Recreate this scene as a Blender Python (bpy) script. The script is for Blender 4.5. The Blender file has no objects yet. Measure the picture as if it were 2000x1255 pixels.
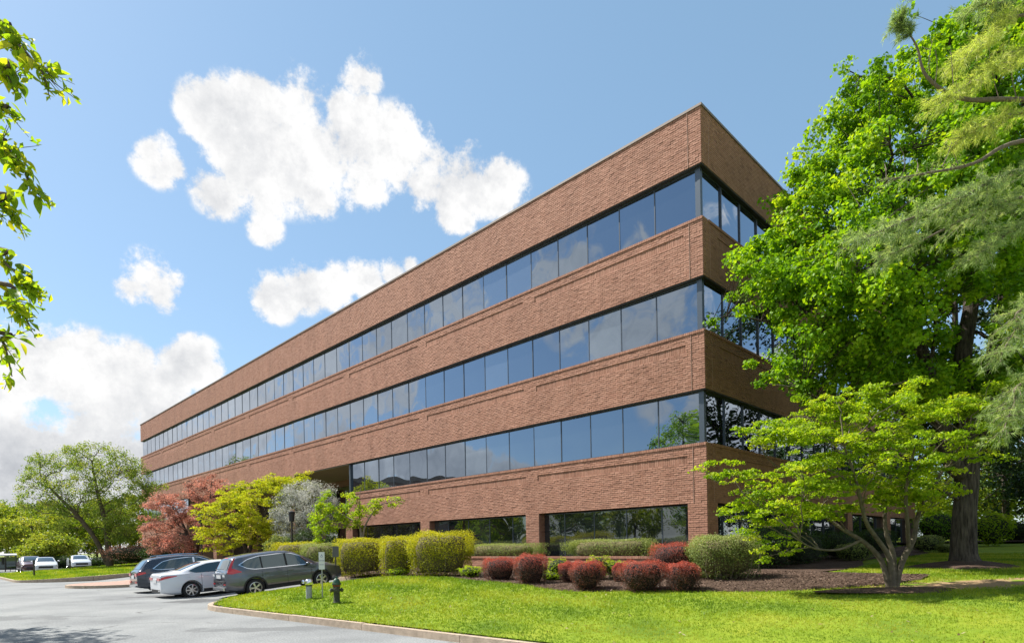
import bpy, bmesh, math, random
import numpy as np
from mathutils import Vector, Matrix

sc = bpy.context.scene
COL = sc.collection
R = math.radians

# ------------------------------------------------------------------ camera
EYE = 1.8
FPX = 1174.0            # focal length in pixels of a 2000 px wide frame
ROLL = 0.0175
cd = bpy.data.cameras.new('camera')
cam = bpy.data.objects.new('camera', cd)
COL.objects.link(cam)
cam.location = (0, 0, EYE)
cam.rotation_euler = (R(90), math.atan(ROLL), 0)
cd.sensor_width = 36.0
cd.lens = FPX / 2000 * 36
cd.shift_y = (1065.5 - 627.5) / 2000
cd.clip_start = 0.1
cd.clip_end = 6000
sc.camera = cam

# ------------------------------------------------------------------ sun, sky
SUN_EL = R(50)
SUN_AZ = math.atan2(-0.925, 0.38)
SD = Vector((math.sin(SUN_AZ) * math.cos(SUN_EL), math.cos(SUN_AZ) * math.cos(SUN_EL), math.sin(SUN_EL)))
sl = bpy.data.lights.new('sun', 'SUN')
sl.energy = 4.8
sl.angle = R(0.53)
sl.color = (1.0, 0.955, 0.88)
sun = bpy.data.objects.new('sun', sl)
COL.objects.link(sun)
sun.rotation_euler = SD.to_track_quat('Z', 'Y').to_euler()

def ray(px, py):
    dx, dy = px - 1000, py - 1065.5
    return (dx - dy * ROLL) / FPX, (dx * ROLL + dy) / FPX

def at(px, py, d):
    a, b = ray(px, py)
    return Vector((a * d, d, EYE - b * d))

world = bpy.data.worlds.new('World')
sc.world = world
world.use_nodes = True

def build_world():
    nt = world.node_tree
    N, L = nt.nodes, nt.links
    N.clear()
    def nd(t, **k):
        n = N.new(t)
        for a, b in k.items():
            setattr(n, a, b)
        return n
    def math_(op, a, b=None, c=None, clamp=False):
        n = nd('ShaderNodeMath', operation=op, use_clamp=clamp)
        for i, v in enumerate((a, b, c)):
            if v is None:
                continue
            if isinstance(v, (int, float)):
                n.inputs[i].default_value = v
            else:
                L.new(v, n.inputs[i])
        return n.outputs[0]
    def ramp(v, lo, hi):
        n = nd('ShaderNodeMapRange', interpolation_type='SMOOTHSTEP')
        L.new(v, n.inputs[0])
        n.inputs[1].default_value = lo
        n.inputs[2].default_value = hi
        return n.outputs[0]
    sky = nd('ShaderNodeTexSky', sky_type='NISHITA')
    sky.sun_disc = False
    sky.sun_elevation = SUN_EL
    sky.sun_rotation = SUN_AZ
    sky.altitude = 100
    sky.air_density = 1.0
    sky.dust_density = 0.6
    sky.ozone_density = 1.6
    bg = nd('ShaderNodeBackground')
    # the clear-air sky plus the even pale blue of hazy spring air
    air = nd('ShaderNodeMix', data_type='RGBA', blend_type='ADD')
    air.inputs[0].default_value = 1.0
    L.new(sky.outputs[0], air.inputs[6])
    air.inputs[7].default_value = (1.55, 2.72, 3.75, 1)
    L.new(air.outputs[2], bg.inputs[0])
    bg.inputs[1].default_value = 0.05
    tc = nd('ShaderNodeTexCoord')
    V = tc.outputs['Generated']
    # warped direction for ragged cloud outlines
    def noise(scale, detail, rough, off=(0, 0, 0), vec=None, distort=0.0):
        m = nd('ShaderNodeMapping')
        m.inputs['Location'].default_value = off
        L.new(vec or V, m.inputs[0])
        n = nd('ShaderNodeTexNoise')
        n.inputs['Scale'].default_value = scale
        n.inputs['Detail'].default_value = detail
        n.inputs['Roughness'].default_value = rough
        n.inputs['Distortion'].default_value = distort
        L.new(m.outputs[0], n.inputs[0])
        return n.outputs[0]
    n1 = noise(11.0, 11.0, 0.68, (1.2, 4.6, 0.9))
    sd = tuple(c * -0.03 for c in SD)
    n1b = noise(11.0, 6.0, 0.68, (1.2 + sd[0], 4.6 + sd[1], 0.9 + sd[2]))
    n2 = noise(3.2, 4.0, 0.5, (5.0, 5.0, 9.0))
    blobs = [
        # big cumulus
        (425, 235, 75, 1), (520, 215, 78, 1), (590, 215, 70, 1), (470, 310, 92, 1), (560, 300, 105, 1.1), (650, 290, 90, 1),
        (735, 300, 82, 1), (830, 330, 80, 1), (895, 360, 80, 1), (970, 375, 62, 1), (880, 415, 44, .9), (425, 370, 52, .9),
        (520, 395, 40, .8), (620, 385, 42, .8), (710, 350, 62, 1), (660, 230, 50, .8), (715, 215, 30, .7), (780, 275, 62, 1), (775, 320, 60, 1), (905, 435, 30, .8),
        # strays
        (308, 310, 50, .9), (345, 325, 26, .8), (287, 290, 22, .6), (518, 446, 34, .8), (300, 550, 60, 1), (265, 565, 36, .8), (335, 545, 30, .8),
        (535, 580, 50, .9), (595, 560, 50, .9), (655, 560, 46, .9), (715, 550, 46, .9), (765, 535, 30, .8), (700, 142, 40, .58), (728, 157, 20, .5),
        (800, 515, 20, .6),
        # bank on the left
        (50, 715, 95, 1.1), (150, 735, 95, 1.1), (245, 750, 85, 1), (-60, 720, 120, 1.1), (375, 715, 62, 1), (335, 745, 50, .9), (420, 725, 34, .8),
        (200, 800, 95, 1), (320, 790, 70, .9), (60, 880, 120, 1.0), (200, 880, 130, 1.0), (320, 860, 90, .9), (-40, 900, 160, 1),
        (100, 985, 150, 1.1), (300, 960, 120, 1),
    ]
    acc = None
    for (x, y, r, w) in blobs:
        a, b = ray(x, y)
        c = Vector((a, 1, -b))
        rr = r * 1.04 / FPX / c.length
        c.normalize()
        dn = nd('ShaderNodeVectorMath', operation='DISTANCE')
        L.new(V, dn.inputs[0])
        dn.inputs[1].default_value = c
        f = math_('MULTIPLY_ADD', dn.outputs['Value'], -w / rr, w)
        acc = f if acc is None else math_('MAXIMUM', acc, f)
    # the same kind of scattered clouds all round the rest of the sky
    vd = Vector((0, 0.93, 0.36)).normalized()
    dv = nd('ShaderNodeVectorMath', operation='DOT_PRODUCT')
    L.new(V, dv.inputs[0])
    dv.inputs[1].default_value = vd
    outside = math_('SUBTRACT', 1.0, ramp(dv.outputs['Value'], 0.62, 0.76))
    sep = nd('ShaderNodeSeparateXYZ')
    L.new(V, sep.inputs[0])
    low = ramp(sep.outputs[2], 0.75, 0.15)
    gen = math_('MULTIPLY_ADD', n2, 5.0, -2.55)
    gen = math_('MULTIPLY_ADD', low, 0.35, gen)
    gen = math_('MULTIPLY', gen, outside)
    gen = math_('SUBTRACT', gen, math_('MULTIPLY', math_('SUBTRACT', 1.0, outside), 2.0))
    acc = math_('MAXIMUM', acc, gen)
    acc = math_('MINIMUM', math_('MULTIPLY', acc, 1.7), 1.0)
    dens = math_('ADD', acc, math_('MULTIPLY_ADD', n1, 4.6, -2.3))
    alpha = math_('MULTIPLY', ramp(dens, -0.05, 0.62), ramp(acc, -0.30, 0.15))
    # lit side against the sun, grey where thick
    lit = math_('SUBTRACT', n1, n1b)
    thick = ramp(dens, 0.5, 1.5)
    belly = math_('MULTIPLY', thick, ramp(noise(3.4, 3.0, 0.5, (1.3, 8.2, 2.0)), 0.40, 0.64))
    val = math_('MULTIPLY_ADD', belly, -0.13, 1.0)
    val = math_('MULTIPLY_ADD', lit, 0.75, val)
    lowgrey = math_('MULTIPLY', ramp(sep.outputs[2], 0.24, 0.10), ramp(dens, 0.3, 0.9))
    val = math_('MULTIPLY_ADD', lowgrey, -0.17, val, clamp=False)
    val = math_('MINIMUM', math_('MAXIMUM', val, 0.45), 1.06)
    mixc = nd('ShaderNodeMix', data_type='RGBA')
    L.new(math_('SUBTRACT', 1.0, val, clamp=True), mixc.inputs[0])
    mixc.inputs[6].default_value = (1.0, 1.0, 1.0, 1)
    mixc.inputs[7].default_value = (0.50, 0.60, 0.78, 1)
    bg2 = nd('ShaderNodeBackground')
    L.new(mixc.outputs[2], bg2.inputs[0])
    L.new(math_('MULTIPLY', val, 0.49), bg2.inputs[1])
    mx = nd('ShaderNodeMixShader')
    L.new(alpha, mx.inputs[0])
    L.new(bg.outputs[0], mx.inputs[1])
    L.new(bg2.outputs[0], mx.inputs[2])
    out = nd('ShaderNodeOutputWorld')
    L.new(mx.outputs[0], out.inputs[0])
build_world()
world.cycles.sampling_method = 'MANUAL'
world.cycles.sample_map_resolution = 512

sc.view_settings.view_transform = 'Standard'
sc.view_settings.look = 'None'
sc.view_settings.gamma = 1.0
sc.view_settings.use_curve_mapping = False
sc.view_settings.exposure = 1.0
cy = sc.cycles
cy.use_denoising = True
cy.max_bounces = 7
cy.diffuse_bounces = 4
cy.glossy_bounces = 4
cy.transmission_bounces = 4
cy.transparent_max_bounces = 6
cy.caustics_reflective = False
cy.caustics_refractive = False
cy.sample_clamp_indirect = 6.0

# ------------------------------------------------------------------ site frame: u runs left along the front wall, v out of it
CX, CY = 6.79, 20.8
AX = (-0.7075, 0.7067)
NX = (-0.7067, -0.7075)
def W(u, v, z=0.0):
    return Vector((CX + AX[0] * u + NX[0] * v, CY + AX[1] * u + NX[1] * v, z))
def Wa(u, v, z):
    u, v, z = np.broadcast_arrays(np.asarray(u, float), np.asarray(v, float), np.asarray(z, float))
    return np.stack([CX + AX[0] * u + NX[0] * v, CY + AX[1] * u + NX[1] * v, z], -1)
def uv(x, y):
    rx, ry = x - CX, y - CY
    return rx * AX[0] + ry * AX[1], rx * NX[0] + ry * NX[1]
def sst(x, a, b):
    t = np.clip((np.asarray(x, float) - a) / (b - a), 0, 1)
    return t * t * (3 - 2 * t)
LU, LV = 12.0, 12.6
def edge_v(u):
    return 12.25 + .085 * np.clip(np.asarray(u, float), -30, 12)
def unshear(u, v):
    return v - (edge_v(u) - LV) * sst(v, 4, 12)
def shear(u, v):
    return v + (edge_v(u) - LV) * sst(v, 4, 12)
def lawn_z(u, v):
    u, v = np.asarray(u, float), np.asarray(v, float)
    v = unshear(u, v)
    bump = 0.03 * np.sin(u * 0.35 + 1) * np.cos(v * 0.4) * sst(LV - v, 0.5, 3) * sst(LU - u, 0.5, 3)
    bump = bump + 0.17 * sst(LU - u, 0, 1.8) * sst(u, -1, 7) * sst(LV - v, .4, 4.5) * sst(v, 3.5, 6.5)
    return np.where(v > 0, 0.13 + 0.055 * (LV - v), 0.823 - 0.02 * v) + bump
def lot_z(u, v):
    u, v = np.asarray(u, float), np.asarray(v, float)
    return np.minimum(0.56, 0.08 * np.maximum(0, 11 - v)) * sst(u, 10, 12) * (1 - sst(u, 64, 80))
def bed_z(u, v):
    return np.minimum(0.9, 0.14 + 0.08 * (11 - np.asarray(v, float)))
def isl_z(u, v):
    return 0.13 + 0.05 * (14.7 - np.asarray(v, float))
YAW = math.atan2(AX[1], AX[0])

# ------------------------------------------------------------------ mesh helpers
def mesh_from(name, parts, mats, attrs=None, smooth=False):
    """parts: list of (V (n,3), F (m,k), mat index)"""
    vs, starts, loops, mi, off, lo = [], [], [], [], 0, 0
    for V, F, m in parts:
        V = np.asarray(V, float).reshape(-1, 3)
        F = np.asarray(F, int)
        if len(F) == 0:
            continue
        vs.append(V)
        k = F.shape[1]
        loops.append((F + off).ravel())
        starts.append(lo + np.arange(len(F)) * k)
        mi.append(np.full(len(F), m))
        off += len(V)
        lo += F.size
    me = bpy.data.meshes.new(name)
    V = np.concatenate(vs)
    lp = np.concatenate(loops)
    st = np.concatenate(starts)
    me.vertices.add(len(V))
    me.vertices.foreach_set('co', V.ravel().astype(np.float32))
    me.loops.add(len(lp))
    me.loops.foreach_set('vertex_index', lp.astype(np.int32))
    me.polygons.add(len(st))
    me.polygons.foreach_set('loop_start', st.astype(np.int32))
    me.polygons.foreach_set('material_index', np.concatenate(mi).astype(np.int32))
    if smooth:
        me.polygons.foreach_set('use_smooth', np.ones(len(st), dtype=bool))
    else:
        me.polygons.foreach_set('use_smooth', np.zeros(len(st), dtype=bool))
    me.update(calc_edges=True)
    if attrs:
        for an, arr in attrs.items():
            a = me.attributes.new(an, 'FLOAT', 'POINT')
            a.data.foreach_set('value', np.asarray(arr, np.float32))
    for m in (mats if isinstance(mats, (list, tuple)) else [mats]):
        me.materials.append(m)
    return me

def link(name, me, parent=None, loc=None):
    o = bpy.data.objects.new(name, me)
    COL.objects.link(o)
    if parent is not None:
        o.parent = parent
    if loc is not None:
        o.location = loc
    return o

def tag(o, label=None, cat=None, group=None, kind=None):
    if label: o['label'] = label
    if cat: o['category'] = cat
    if group: o['group'] = group
    if kind: o['kind'] = kind
    return o

def thing(name, loc, label, cat, rz=0.0, group=None):
    o = bpy.data.objects.new(name, None)
    o.empty_display_size = 0.2
    COL.objects.link(o)
    o.location = loc
    o.rotation_euler = (0, 0, rz)
    return tag(o, label, cat, group)

def copy_tree(o, parent=None):
    c = o.copy()
    COL.objects.link(c)
    c.parent = parent
    for ch in list(o.children):
        copy_tree(ch, c)
    return c

class MB:
    def __init__(self):
        self.p = []
    def add(self, V, F, m=0):
        self.p.append((np.asarray(V, float), np.asarray(F, int), m))
        return self
    def box(self, lo, hi, m=0, M=None):
        x0, y0, z0 = lo
        x1, y1, z1 = hi
        V = np.array([[x0, y0, z0], [x1, y0, z0], [x1, y1, z0], [x0, y1, z0], [x0, y0, z1], [x1, y0, z1], [x1, y1, z1], [x0, y1, z1]], float)
        F = [[0, 3, 2, 1], [4, 5, 6, 7], [0, 1, 5, 4], [1, 2, 6, 5], [2, 3, 7, 6], [3, 0, 4, 7]]
        if M is not None:
            V = V @ np.array(M.to_3x3()).T + np.array(M.translation)
        return self.add(V, F, m)
    def tube(self, pts, rad, n=7, m=0, cap=True):
        P = np.asarray([tuple(p) for p in pts], float)
        r = np.broadcast_to(np.asarray(rad, float), (len(P),))
        T = np.gradient(P, axis=0)
        T /= np.linalg.norm(T, axis=1, keepdims=True) + 1e-9
        ref = np.array([0.0, 0, 1]) if abs(T[:, 2].mean()) < 0.8 else np.array([1.0, 0, 0])
        U = np.cross(T, ref)
        U /= np.linalg.norm(U, axis=1, keepdims=True) + 1e-9
        B = np.cross(T, U)
        a = np.arange(n) * 2 * math.pi / n
        V = P[:, None, :] + r[:, None, None] * (np.cos(a)[None, :, None] * U[:, None, :] + np.sin(a)[None, :, None] * B[:, None, :])
        i = np.arange(len(P) - 1)[:, None] * n
        j = np.arange(n)[None, :]
        j2 = (j + 1) % n
        F = np.stack([i + j, i + j2, i + n + j2, i + n + j], -1).reshape(-1, 4)
        self.add(V.reshape(-1, 3), F, m)
        if cap:
            for s in (0, len(P) - 1):
                c = V[s]
                self.add(np.vstack([c, c.mean(0)]), [[k, (k + 1) % n, n] for k in range(n)], m)
        return self
    def lathe(self, prof, n=20, m=0, M=None):
        """prof: (r, h) pairs about z"""
        P = np.asarray(prof, float)
        a = np.arange(n) * 2 * math.pi / n
        V = np.stack([P[:, 0, None] * np.cos(a), P[:, 0, None] * np.sin(a), np.repeat(P[:, 1, None], n, 1)], -1).reshape(-1, 3)
        i = np.arange(len(P) - 1)[:, None] * n
        j = np.arange(n)[None, :]
        j2 = (j + 1) % n
        F = np.stack([i + j, i + j2, i + n + j2, i + n + j], -1).reshape(-1, 4)
        if M is not None:
            V = V @ np.array(M.to_3x3()).T + np.array(M.translation)
        return self.add(V, F, m)
    def grid(self, P, m=0, closed_v=False):
        """P (a,b,3) grid of points"""
        P = np.asarray(P, float)
        a, b = P.shape[:2]
        i = np.arange(a - 1)[:, None] * b
        jj = np.arange(b if closed_v else b - 1)
        j = jj[None, :]
        j2 = ((jj + 1) % b)[None, :]
        F = np.stack([i + j, i + j2, i + b + j2, i + b + j], -1).reshape(-1, 4)
        return self.add(P.reshape(-1, 3), F, m)
    def build(self, name, mats, parent=None, smooth=False, sharp=None, loc=None, attrs=None):
        me = mesh_from(name, self.p, mats, attrs, smooth)
        if sharp is not None:
            me.set_sharp_from_angle(angle=R(sharp))
        return link(name, me, parent, loc)

# ------------------------------------------------------------------ materials
def new_mat(name):
    m = bpy.data.materials.new(name)
    m.use_nodes = True
    nt = m.node_tree
    return m, nt, nt.nodes, nt.links, nt.nodes['Principled BSDF']

def simple(name, col, rough=0.6, metal=0.0, spec=0.4, coat=0.0, var=0.0, vscale=8.0, bump=0.0, bscale=40.0, emis=None):
    m, nt, N, L, P = new_mat(name)
    P.inputs['Base Color'].default_value = (*col, 1)
    P.inputs['Roughness'].default_value = rough
    P.inputs['Metallic'].default_value = metal
    P.inputs['Specular IOR Level'].default_value = spec
    P.inputs['Coat Weight'].default_value = coat
    P.inputs['Coat Roughness'].default_value = 0.04
    tc = N.new('ShaderNodeTexCoord')
    if var > 0:
        n = N.new('ShaderNodeTexNoise')
        n.inputs['Scale'].default_value = vscale
        n.inputs['Detail'].default_value = 6
        n.inputs['Roughness'].default_value = 0.65
        L.new(tc.outputs['Object'], n.inputs[0])
        r = N.new('ShaderNodeMapRange')
        r.inputs[1].default_value = 0.3
        r.inputs[2].default_value = 0.7
        r.inputs[3].default_value = 1 - var
        r.inputs[4].default_value = 1 + var
        L.new(n.outputs[0], r.inputs[0])
        mm = N.new('ShaderNodeMix')
        mm.data_type = 'RGBA'
        mm.blend_type = 'MULTIPLY'
        mm.inputs[0].default_value = 1
        mm.inputs[6].default_value = (*col, 1)
        L.new(r.outputs[0], mm.inputs[7])
        L.new(mm.outputs[2], P.inputs['Base Color'])
    if bump > 0:
        n = N.new('ShaderNodeTexNoise')
        n.inputs['Scale'].default_value = bscale
        n.inputs['Detail'].default_value = 5
        L.new(tc.outputs['Object'], n.inputs[0])
        b = N.new('ShaderNodeBump')
        b.inputs['Strength'].default_value = bump
        b.inputs['Distance'].default_value = 0.02
        L.new(n.outputs[0], b.inputs['Height'])
        L.new(b.outputs[0], P.inputs['Normal'])
    return m

def leaf_mat(name, cols, trans=0.45, tcol=None, rough=0.5, spec=0.25):
    """cols: ramp colours over the per-leaf tint"""
    m, nt, N, L, P = new_mat(name)
    at_ = N.new('ShaderNodeAttribute')
    at_.attribute_name = 'tint'
    rp = N.new('ShaderNodeValToRGB')
    el = rp.color_ramp.elements
    while len(el) < len(cols):
        el.new(0.5)
    for i, c in enumerate(cols):
        el[i].position = i / (len(cols) - 1)
        el[i].color = (*c, 1)
    L.new(at_.outputs['Fac'], rp.inputs[0])
    L.new(rp.outputs[0], P.inputs['Base Color'])
    P.inputs['Roughness'].default_value = rough
    P.inputs['Specular IOR Level'].default_value = spec
    tr = N.new('ShaderNodeBsdfTranslucent')
    mm = N.new('ShaderNodeMix')
    mm.data_type = 'RGBA'
    mm.blend_type = 'MULTIPLY'
    mm.inputs[0].default_value = 1
    L.new(rp.outputs[0], mm.inputs[6])
    mm.inputs[7].default_value = (*(tcol or (1.5, 1.35, 0.6)), 1)
    L.new(mm.outputs[2], tr.inputs[0])
    mx = N.new('ShaderNodeMixShader')
    mx.inputs[0].default_value = trans
    L.new(P.outputs[0], mx.inputs[1])
    L.new(tr.outputs[0], mx.inputs[2])
    L.new(mx.outputs[0], N['Material Output'].inputs[0])
    return m

def brick_mat(name, a, b, c):
    m, nt, N, L, P = new_mat(name)
    g = N.new('ShaderNodeNewGeometry')
    rp = N.new('ShaderNodeValToRGB')
    el = rp.color_ramp.elements
    el.new(0.5); el.new(0.9)
    for e, (p, col) in zip(el, ((0, a), (0.45, b), (0.85, c), (1.0, tuple(x * 0.78 for x in a)))):
        e.position = p
        e.color = (*col, 1)
    L.new(g.outputs['Random Per Island'], rp.inputs[0])
    tc = N.new('ShaderNodeTexCoord')
    n = N.new('ShaderNodeTexNoise')
    n.inputs['Scale'].default_value = 0.9
    n.inputs['Detail'].default_value = 8
    n.inputs['Roughness'].default_value = 0.72
    stm = N.new('ShaderNodeMapping')
    stm.inputs['Scale'].default_value = (1, 1, .22)
    L.new(tc.outputs['Object'], stm.inputs[0])
    L.new(stm.outputs[0], n.inputs[0])
    r = N.new('ShaderNodeMapRange')
    for i, v in ((1, .3), (2, .7), (3, .80), (4, 1.13)):
        r.inputs[i].default_value = v
    L.new(n.outputs[0], r.inputs[0])
    mm = N.new('ShaderNodeMix')
    mm.data_type = 'RGBA'
    mm.blend_type = 'MULTIPLY'
    mm.inputs[0].default_value = 1
    L.new(rp.outputs[0], mm.inputs[6])
    L.new(r.outputs[0], mm.inputs[7])
    L.new(mm.outputs[2], P.inputs['Base Color'])
    P.inputs['Roughness'].default_value = 0.85
    P.inputs['Specular IOR Level'].default_value = 0.25
    n2 = N.new('ShaderNodeTexNoise')
    n2.inputs['Scale'].default_value = 45
    n2.inputs['Detail'].default_value = 4
    L.new(tc.outputs['Object'], n2.inputs[0])
    bp = N.new('ShaderNodeBump')
    bp.inputs['Strength'].default_value = 0.5
    bp.inputs['Distance'].default_value = 0.01
    L.new(n2.outputs[0], bp.inputs['Height'])
    L.new(bp.outputs[0], P.inputs['Normal'])
    return m

def glass_mat(name, tint=(0.62, 0.74, 0.86), base=(0.010, 0.012, 0.014), f0=0.34, wave=0.0, power=5):
    """coated facade glass: dark body, mirror coat stronger at a grazing angle, slightly wavy"""
    m, nt, N, L, P = new_mat(name)
    N.remove(P)
    tc = N.new('ShaderNodeTexCoord')
    df = N.new('ShaderNodeBsdfDiffuse')
    df.inputs[0].default_value = (*base, 1)
    if wave > 0:
        oi = N.new('ShaderNodeObjectInfo')
        br = N.new('ShaderNodeValToRGB')
        br.color_ramp.interpolation = 'CONSTANT'
        be = br.color_ramp.elements
        be.new(.5); be.new(.8)
        for e, (p, k) in zip(be, ((0, 1), (.45, 2.6), (.72, 1.6), (.88, 6.0))):
            e.position = p
            e.color = (*[min(1, q * k) for q in base], 1)
        L.new(oi.outputs['Random'], br.inputs[0])
        L.new(br.outputs[0], df.inputs[0])
    gl = N.new('ShaderNodeBsdfGlossy')
    gl.inputs['Roughness'].default_value = 0.015
    lw = N.new('ShaderNodeLayerWeight')
    lw.inputs[0].default_value = 0.5
    pw = N.new('ShaderNodeMath')
    pw.operation = 'POWER'
    L.new(lw.outputs['Facing'], pw.inputs[0])
    pw.inputs[1].default_value = 2.2
    mr = N.new('ShaderNodeMapRange')
    mr.inputs[3].default_value = f0
    mr.inputs[4].default_value = 0.97
    L.new(pw.outputs[0], mr.inputs[0])
    mc = N.new('ShaderNodeMix')
    mc.data_type = 'RGBA'
    L.new(pw.outputs[0], mc.inputs[0])
    mc.inputs[6].default_value = (*tint, 1)
    mc.inputs[7].default_value = (0.96, 0.97, 1.0, 1)
    L.new(mc.outputs[2], gl.inputs[0])
    if wave > 0:
        n = N.new('ShaderNodeTexNoise')
        n.inputs['Scale'].default_value = 0.55
        n.inputs['Detail'].default_value = 1.0
        g = N.new('ShaderNodeNewGeometry')
        L.new(g.outputs['Position'], n.inputs[0])
        bp = N.new('ShaderNodeBump')
        bp.inputs['Strength'].default_value = 1.0
        bp.inputs['Distance'].default_value = wave
        L.new(n.outputs[0], bp.inputs['Height'])
        L.new(bp.outputs[0], gl.inputs['Normal'])
    mx = N.new('ShaderNodeMixShader')
    L.new(mr.outputs[0], mx.inputs[0])
    L.new(df.outputs[0], mx.inputs[1])
    L.new(gl.outputs[0], mx.inputs[2])
    L.new(mx.outputs[0], N['Material Output'].inputs[0])
    return m

def ground_mat(name, stops, scale, rough=0.95, fine=60.0, fine_amt=0.35, bump=0.4, bdist=0.02, patch=None):
    """noise-mixed ground colour with a fine grain; patch=(centre xyz, radii, colour) lays a worn spot"""
    m, nt, N, L, P = new_mat(name)
    g = N.new('ShaderNodeNewGeometry')
    n = N.new('ShaderNodeTexNoise')
    n.inputs['Scale'].default_value = scale
    n.inputs['Detail'].default_value = 8
    n.inputs['Roughness'].default_value = 0.6
    L.new(g.outputs['Position'], n.inputs[0])
    rp = N.new('ShaderNodeValToRGB')
    el = rp.color_ramp.elements
    while len(el) < len(stops):
        el.new(0.5)
    for i, c in enumerate(stops):
        el[i].position = 0.3 + 0.4 * i / (len(stops) - 1)
        el[i].color = (*c, 1)
    L.new(n.outputs[0], rp.inputs[0])
    f = N.new('ShaderNodeTexNoise')
    f.inputs['Scale'].default_value = fine
    f.inputs['Detail'].default_value = 4
    f.inputs['Roughness'].default_value = 0.7
    L.new(g.outputs['Position'], f.inputs[0])
    r = N.new('ShaderNodeMapRange')
    for i, v in ((1, .3), (2, .7), (3, 1 - fine_amt), (4, 1 + fine_amt)):
        r.inputs[i].default_value = v
    L.new(f.outputs[0], r.inputs[0])
    mm = N.new('ShaderNodeMix')
    mm.data_type = 'RGBA'
    mm.blend_type = 'MULTIPLY'
    mm.inputs[0].default_value = 1
    L.new(rp.outputs[0], mm.inputs[6])
    L.new(r.outputs[0], mm.inputs[7])
    colout = mm.outputs[2]
    if patch:
        for (c, rad, col) in patch:
            mp = N.new('ShaderNodeMapping')
            mp.inputs['Location'].default_value = tuple(-c[i] / rad[i] for i in range(3))
            mp.inputs['Scale'].default_value = tuple(1 / rad[i] for i in range(3))
            L.new(g.outputs['Position'], mp.inputs[0])
            ln = N.new('ShaderNodeVectorMath')
            ln.operation = 'LENGTH'
            L.new(mp.outputs[0], ln.inputs[0])
            n3 = N.new('ShaderNodeTexNoise')
            n3.inputs['Scale'].default_value = 1.6
            n3.inputs['Detail'].default_value = 7
            L.new(g.outputs['Position'], n3.inputs[0])
            ad = N.new('ShaderNodeMath')
            ad.operation = 'MULTIPLY_ADD'
            L.new(n3.outputs[0], ad.inputs[0])
            ad.inputs[1].default_value = 2.4
            L.new(ln.outputs['Value'], ad.inputs[2])
            mr = N.new('ShaderNodeMapRange')
            mr.inputs[1].default_value = 2.15
            mr.inputs[2].default_value = 1.85
            L.new(ad.outputs[0], mr.inputs[0])
            m2 = N.new('ShaderNodeMix')
            m2.data_type = 'RGBA'
            L.new(mr.outputs[0], m2.inputs[0])
            L.new(colout, m2.inputs[6])
            m3 = N.new('ShaderNodeMix')
            m3.data_type = 'RGBA'
            m3.blend_type = 'MULTIPLY'
            m3.inputs[0].default_value = 1
            m3.inputs[6].default_value = (*col, 1)
            L.new(r.outputs[0], m3.inputs[7])
            L.new(m3.outputs[2], m2.inputs[7])
            colout = m2.outputs[2]
    L.new(colout, P.inputs['Base Color'])
    P.inputs['Roughness'].default_value = rough
    P.inputs['Specular IOR Level'].default_value = 0.2
    bp = N.new('ShaderNodeBump')
    bp.inputs['Strength'].default_value = bump
    bp.inputs['Distance'].default_value = bdist
    L.new(f.outputs[0], bp.inputs['Height'])
    L.new(bp.outputs[0], P.inputs['Normal'])
    return m

def ridged(name, col):
    m, nt, N, L, P = new_mat(name)
    tc = N.new('ShaderNodeTexCoord')
    mp = N.new('ShaderNodeMapping')
    mp.inputs['Scale'].default_value = (1, 1, .13)
    L.new(tc.outputs['Object'], mp.inputs[0])
    n = N.new('ShaderNodeTexNoise')
    n.inputs['Scale'].default_value = 16
    n.inputs['Detail'].default_value = 6
    n.inputs['Roughness'].default_value = .65
    L.new(mp.outputs[0], n.inputs[0])
    rp = N.new('ShaderNodeValToRGB')
    rp.color_ramp.elements[0].position = .36
    rp.color_ramp.elements[1].position = .66
    rp.color_ramp.elements[0].color = (*[c * .35 for c in col], 1)
    rp.color_ramp.elements[1].color = (*[c * 1.7 for c in col], 1)
    L.new(n.outputs[0], rp.inputs[0])
    L.new(rp.outputs[0], P.inputs['Base Color'])
    P.inputs['Roughness'].default_value = .95
    P.inputs['Specular IOR Level'].default_value = .15
    b = N.new('ShaderNodeBump')
    b.inputs['Strength'].default_value = 1.0
    b.inputs['Distance'].default_value = .06
    L.new(n.outputs[0], b.inputs['Height'])
    L.new(b.outputs[0], P.inputs['Normal'])
    return m

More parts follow.
